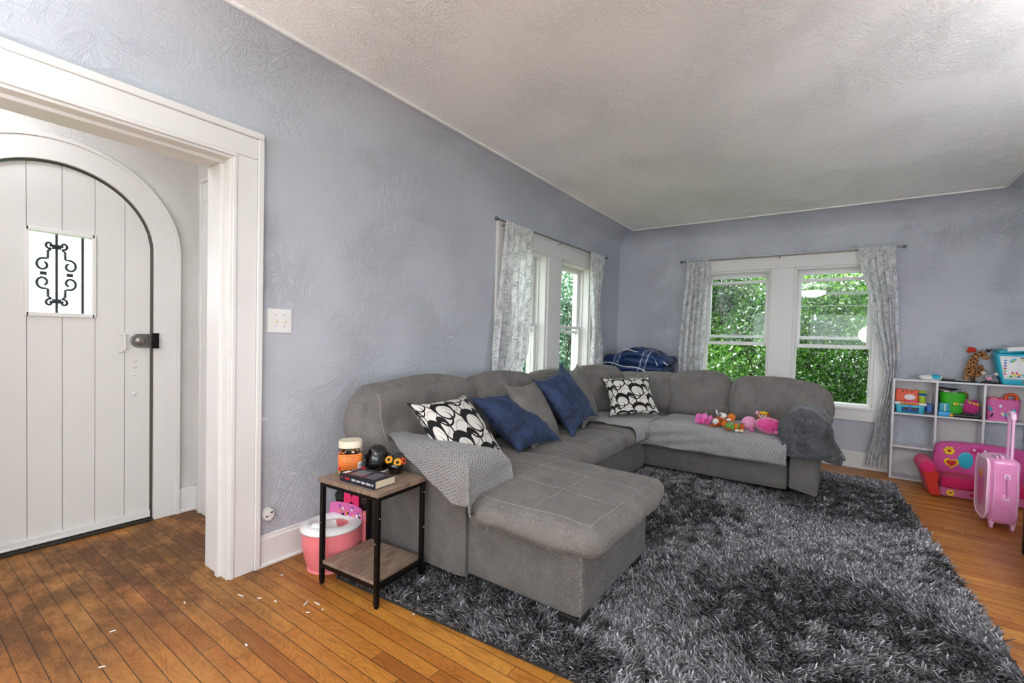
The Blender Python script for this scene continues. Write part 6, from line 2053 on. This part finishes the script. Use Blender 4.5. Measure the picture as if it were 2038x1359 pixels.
# ------------------------------------------------------------------ plush toys on the far seat
SZ = 0.482
def plush_parts(name, label, base, parts, group='plush toys on the far seat'):
    t = thing(name, label, 'plush toy', base, group=group)
    for nm, mat, shapes in parts:
        g = G()
        for s_ in shapes:
            if s_[0] == 'e': g.ell(Vector(base)+Vector(s_[1]), s_[2], 18, rot=(Matrix.Rotation(s_[3], 3, s_[4]) if len(s_) > 3 else None), lump=0.05, seed=len(nm))
            else: g.tube([Vector(base)+Vector(q) for q in s_[1]], s_[2], 10)
        obj(nm, g, mat, t)
    return t
plush_parts('plush_elephant', 'small pink plush elephant sitting on the far seat', (4.22, 0.955, SZ), [
    ('body', P['pink'], [('e', (0.02, 0.0, 0.035), (0.05, 0.04, 0.04))]),
    ('head', P['pink'], [('e', (-0.02, -0.01, 0.065), (0.035, 0.033, 0.032))]),
    ('ear', P['pink'], [('e', (-0.01, 0.045, 0.060), (0.012, 0.026, 0.034), 0.5, 'X')]),
    ('ear', P['pink'], [('e', (-0.01, -0.052, 0.048), (0.012, 0.020, 0.040), 0.4, 'X')]),
    ('trunk', P['hotpink'], [('t', [(-0.045, -0.008, 0.06), (-0.062, -0.006, 0.04), (-0.060, -0.004, 0.018)], [0.016, 0.014, 0.012])]),
    ('leg', P['pink'], [('e', (0.0, 0.055, 0.020), (0.026, 0.024, 0.022))]),
    ('leg', P['hotpink'], [('e', (-0.02, 0.022, 0.018), (0.024, 0.020, 0.020))]),
    ('leg', P['hotpink'], [('e', (-0.02, -0.035, 0.018), (0.024, 0.020, 0.020))]),
    ('tuft', P['white'], [('t', [(0.0, -0.015, 0.09), (0.0, -0.022, 0.112)], [0.004, 0.002])])])
plush_parts('plush_dog', 'orange and white plush dog with a grey patch lying on the far seat', (4.16, 0.80, SZ), [
    ('body', P['rust'], [('e', (0.0, 0.025, 0.035), (0.045, 0.045, 0.036)), ('e', (0.01, 0.04, 0.058), (0.03, 0.03, 0.025))]),
    ('belly', P['white'], [('e', (-0.018, 0.035, 0.045), (0.032, 0.030, 0.030))]),
    ('head', P['white'], [('e', (0.02, -0.002, 0.098), (0.034, 0.042, 0.026))]),
    ('patch', P['grey'], [('e', (-0.004, 0.012, 0.104), (0.014, 0.020, 0.016))]),
    ('cap', P['rust'], [('e', (-0.01, -0.012, 0.072), (0.034, 0.052, 0.010), 0.4, 'X')]),
    ('ear', P['white'], [('t', [(0.02, 0.040, 0.11), (0.02, 0.044, 0.145)], [0.009, 0.004])]),
    ('rump', P['orange'], [('e', (0.03, -0.075, 0.088), (0.036, 0.034, 0.036))]),
    ('paw', P['white'], [('e', (-0.008, -0.062, 0.072), (0.016, 0.020, 0.013))]),
    ('foot', P['rust'], [('e', (-0.03, 0.062, 0.012), (0.026, 0.026, 0.011))])])
plush_parts('plush_bear', 'small plush bear in a green hood lying face down at the seat edge', (4.055, 0.70, SZ), [
    ('hood', P['green'], [('e', (0.0, 0.015, 0.036), (0.036, 0.032, 0.032)), ('e', (-0.010, -0.012, 0.032), (0.028, 0.014, 0.034))]),
    ('bill', P['red'], [('e', (-0.040, 0.018, 0.014), (0.014, 0.024, 0.007))]),
    ('scarf', P['cream'], [('e', (0.004, -0.004, 0.050), (0.030, 0.006, 0.026))]),
    ('ear', P['orange'], [('e', (0.01, 0.055, 0.048), (0.018, 0.022, 0.026))]),
    ('body', P['orange'], [('e', (0.012, -0.036, 0.034), (0.032, 0.022, 0.032))]),
    ('stripe', P['green'], [('e', (0.012, -0.056, 0.034), (0.031, 0.012, 0.031))]),
    ('rump', P['rust'], [('e', (0.012, -0.078, 0.036), (0.032, 0.022, 0.034))]),
    ('paw', P['white'], [('e', (-0.030, -0.050, 0.012), (0.016, 0.018, 0.011))]),
    ('paw', P['cream'], [('e', (-0.024, -0.082, 0.014), (0.020, 0.016, 0.013))])])
plush_parts('plush_cushion', 'pale pink round plush resting behind the fluffy pig', (4.19, 0.585, SZ), [
    ('body', P['palepink'], [('e', (0.0, 0.0, 0.058), (0.062, 0.062, 0.058))]),
    ('foot', P['pink'], [('e', (-0.055, -0.030, 0.014), (0.018, 0.016, 0.014))]),
    ('eye', K['black'], [('e', (-0.052, 0.030, 0.060), (0.004, 0.008, 0.003))])])
m_fl = plain('fluffy_pink_plush', 'f0479a', 0.95, bump=(70, 1.0, 0.012), vary=0.25, vscale=40, sheen=0.8)
plush_parts('plush_pig', 'large fluffy hot pink plush pig lying against the covered arm', (4.11, 0.428, SZ), [
    ('body', m_fl, [('e', (0.0, 0.0, 0.068), (0.072, 0.105, 0.066), 0.12, 'X')]),
    ('ear', P['hotpink'], [('e', (-0.045, -0.050, 0.112), (0.012, 0.022, 0.012))]),
    ('snout', P['pink'], [('e', (-0.065, -0.062, 0.030), (0.012, 0.020, 0.014))]),
    ('eye', K['black'], [('e', (-0.066, -0.035, 0.052), (0.004, 0.006, 0.005)), ('e', (-0.062, -0.068, 0.052), (0.004, 0.006, 0.005))])])
plush_parts('plush_puppy', 'tiny brown and white plush puppy with a yellow cap perched on the pale pink plush', (4.22, 0.49, SZ+0.105), [
    ('head', P['white'], [('e', (-0.01, 0.0, 0.028), (0.026, 0.032, 0.024))]),
    ('cap', P['yellow'], [('e', (0.0, -0.006, 0.046), (0.028, 0.034, 0.014))]),
    ('brow', P['orange'], [('e', (-0.012, 0.002, 0.038), (0.026, 0.034, 0.010))]),
    ('ear', P['palepink'], [('e', (0.0, 0.042, 0.044), (0.008, 0.012, 0.018))]),
    ('ear', P['rust'], [('e', (0.0, -0.040, 0.026), (0.010, 0.014, 0.020))]),
    ('body', P['rust'], [('e', (0.02, 0.015, 0.008), (0.026, 0.030, 0.022))]),
    ('eye', K['black'], [('e', (-0.034, 0.010, 0.030), (0.004, 0.005, 0.005)), ('e', (-0.034, -0.012, 0.028), (0.004, 0.005, 0.005))]),
    ('nose', K['black'], [('e', (-0.038, 0.0, 0.018), (0.004, 0.005, 0.003))])])
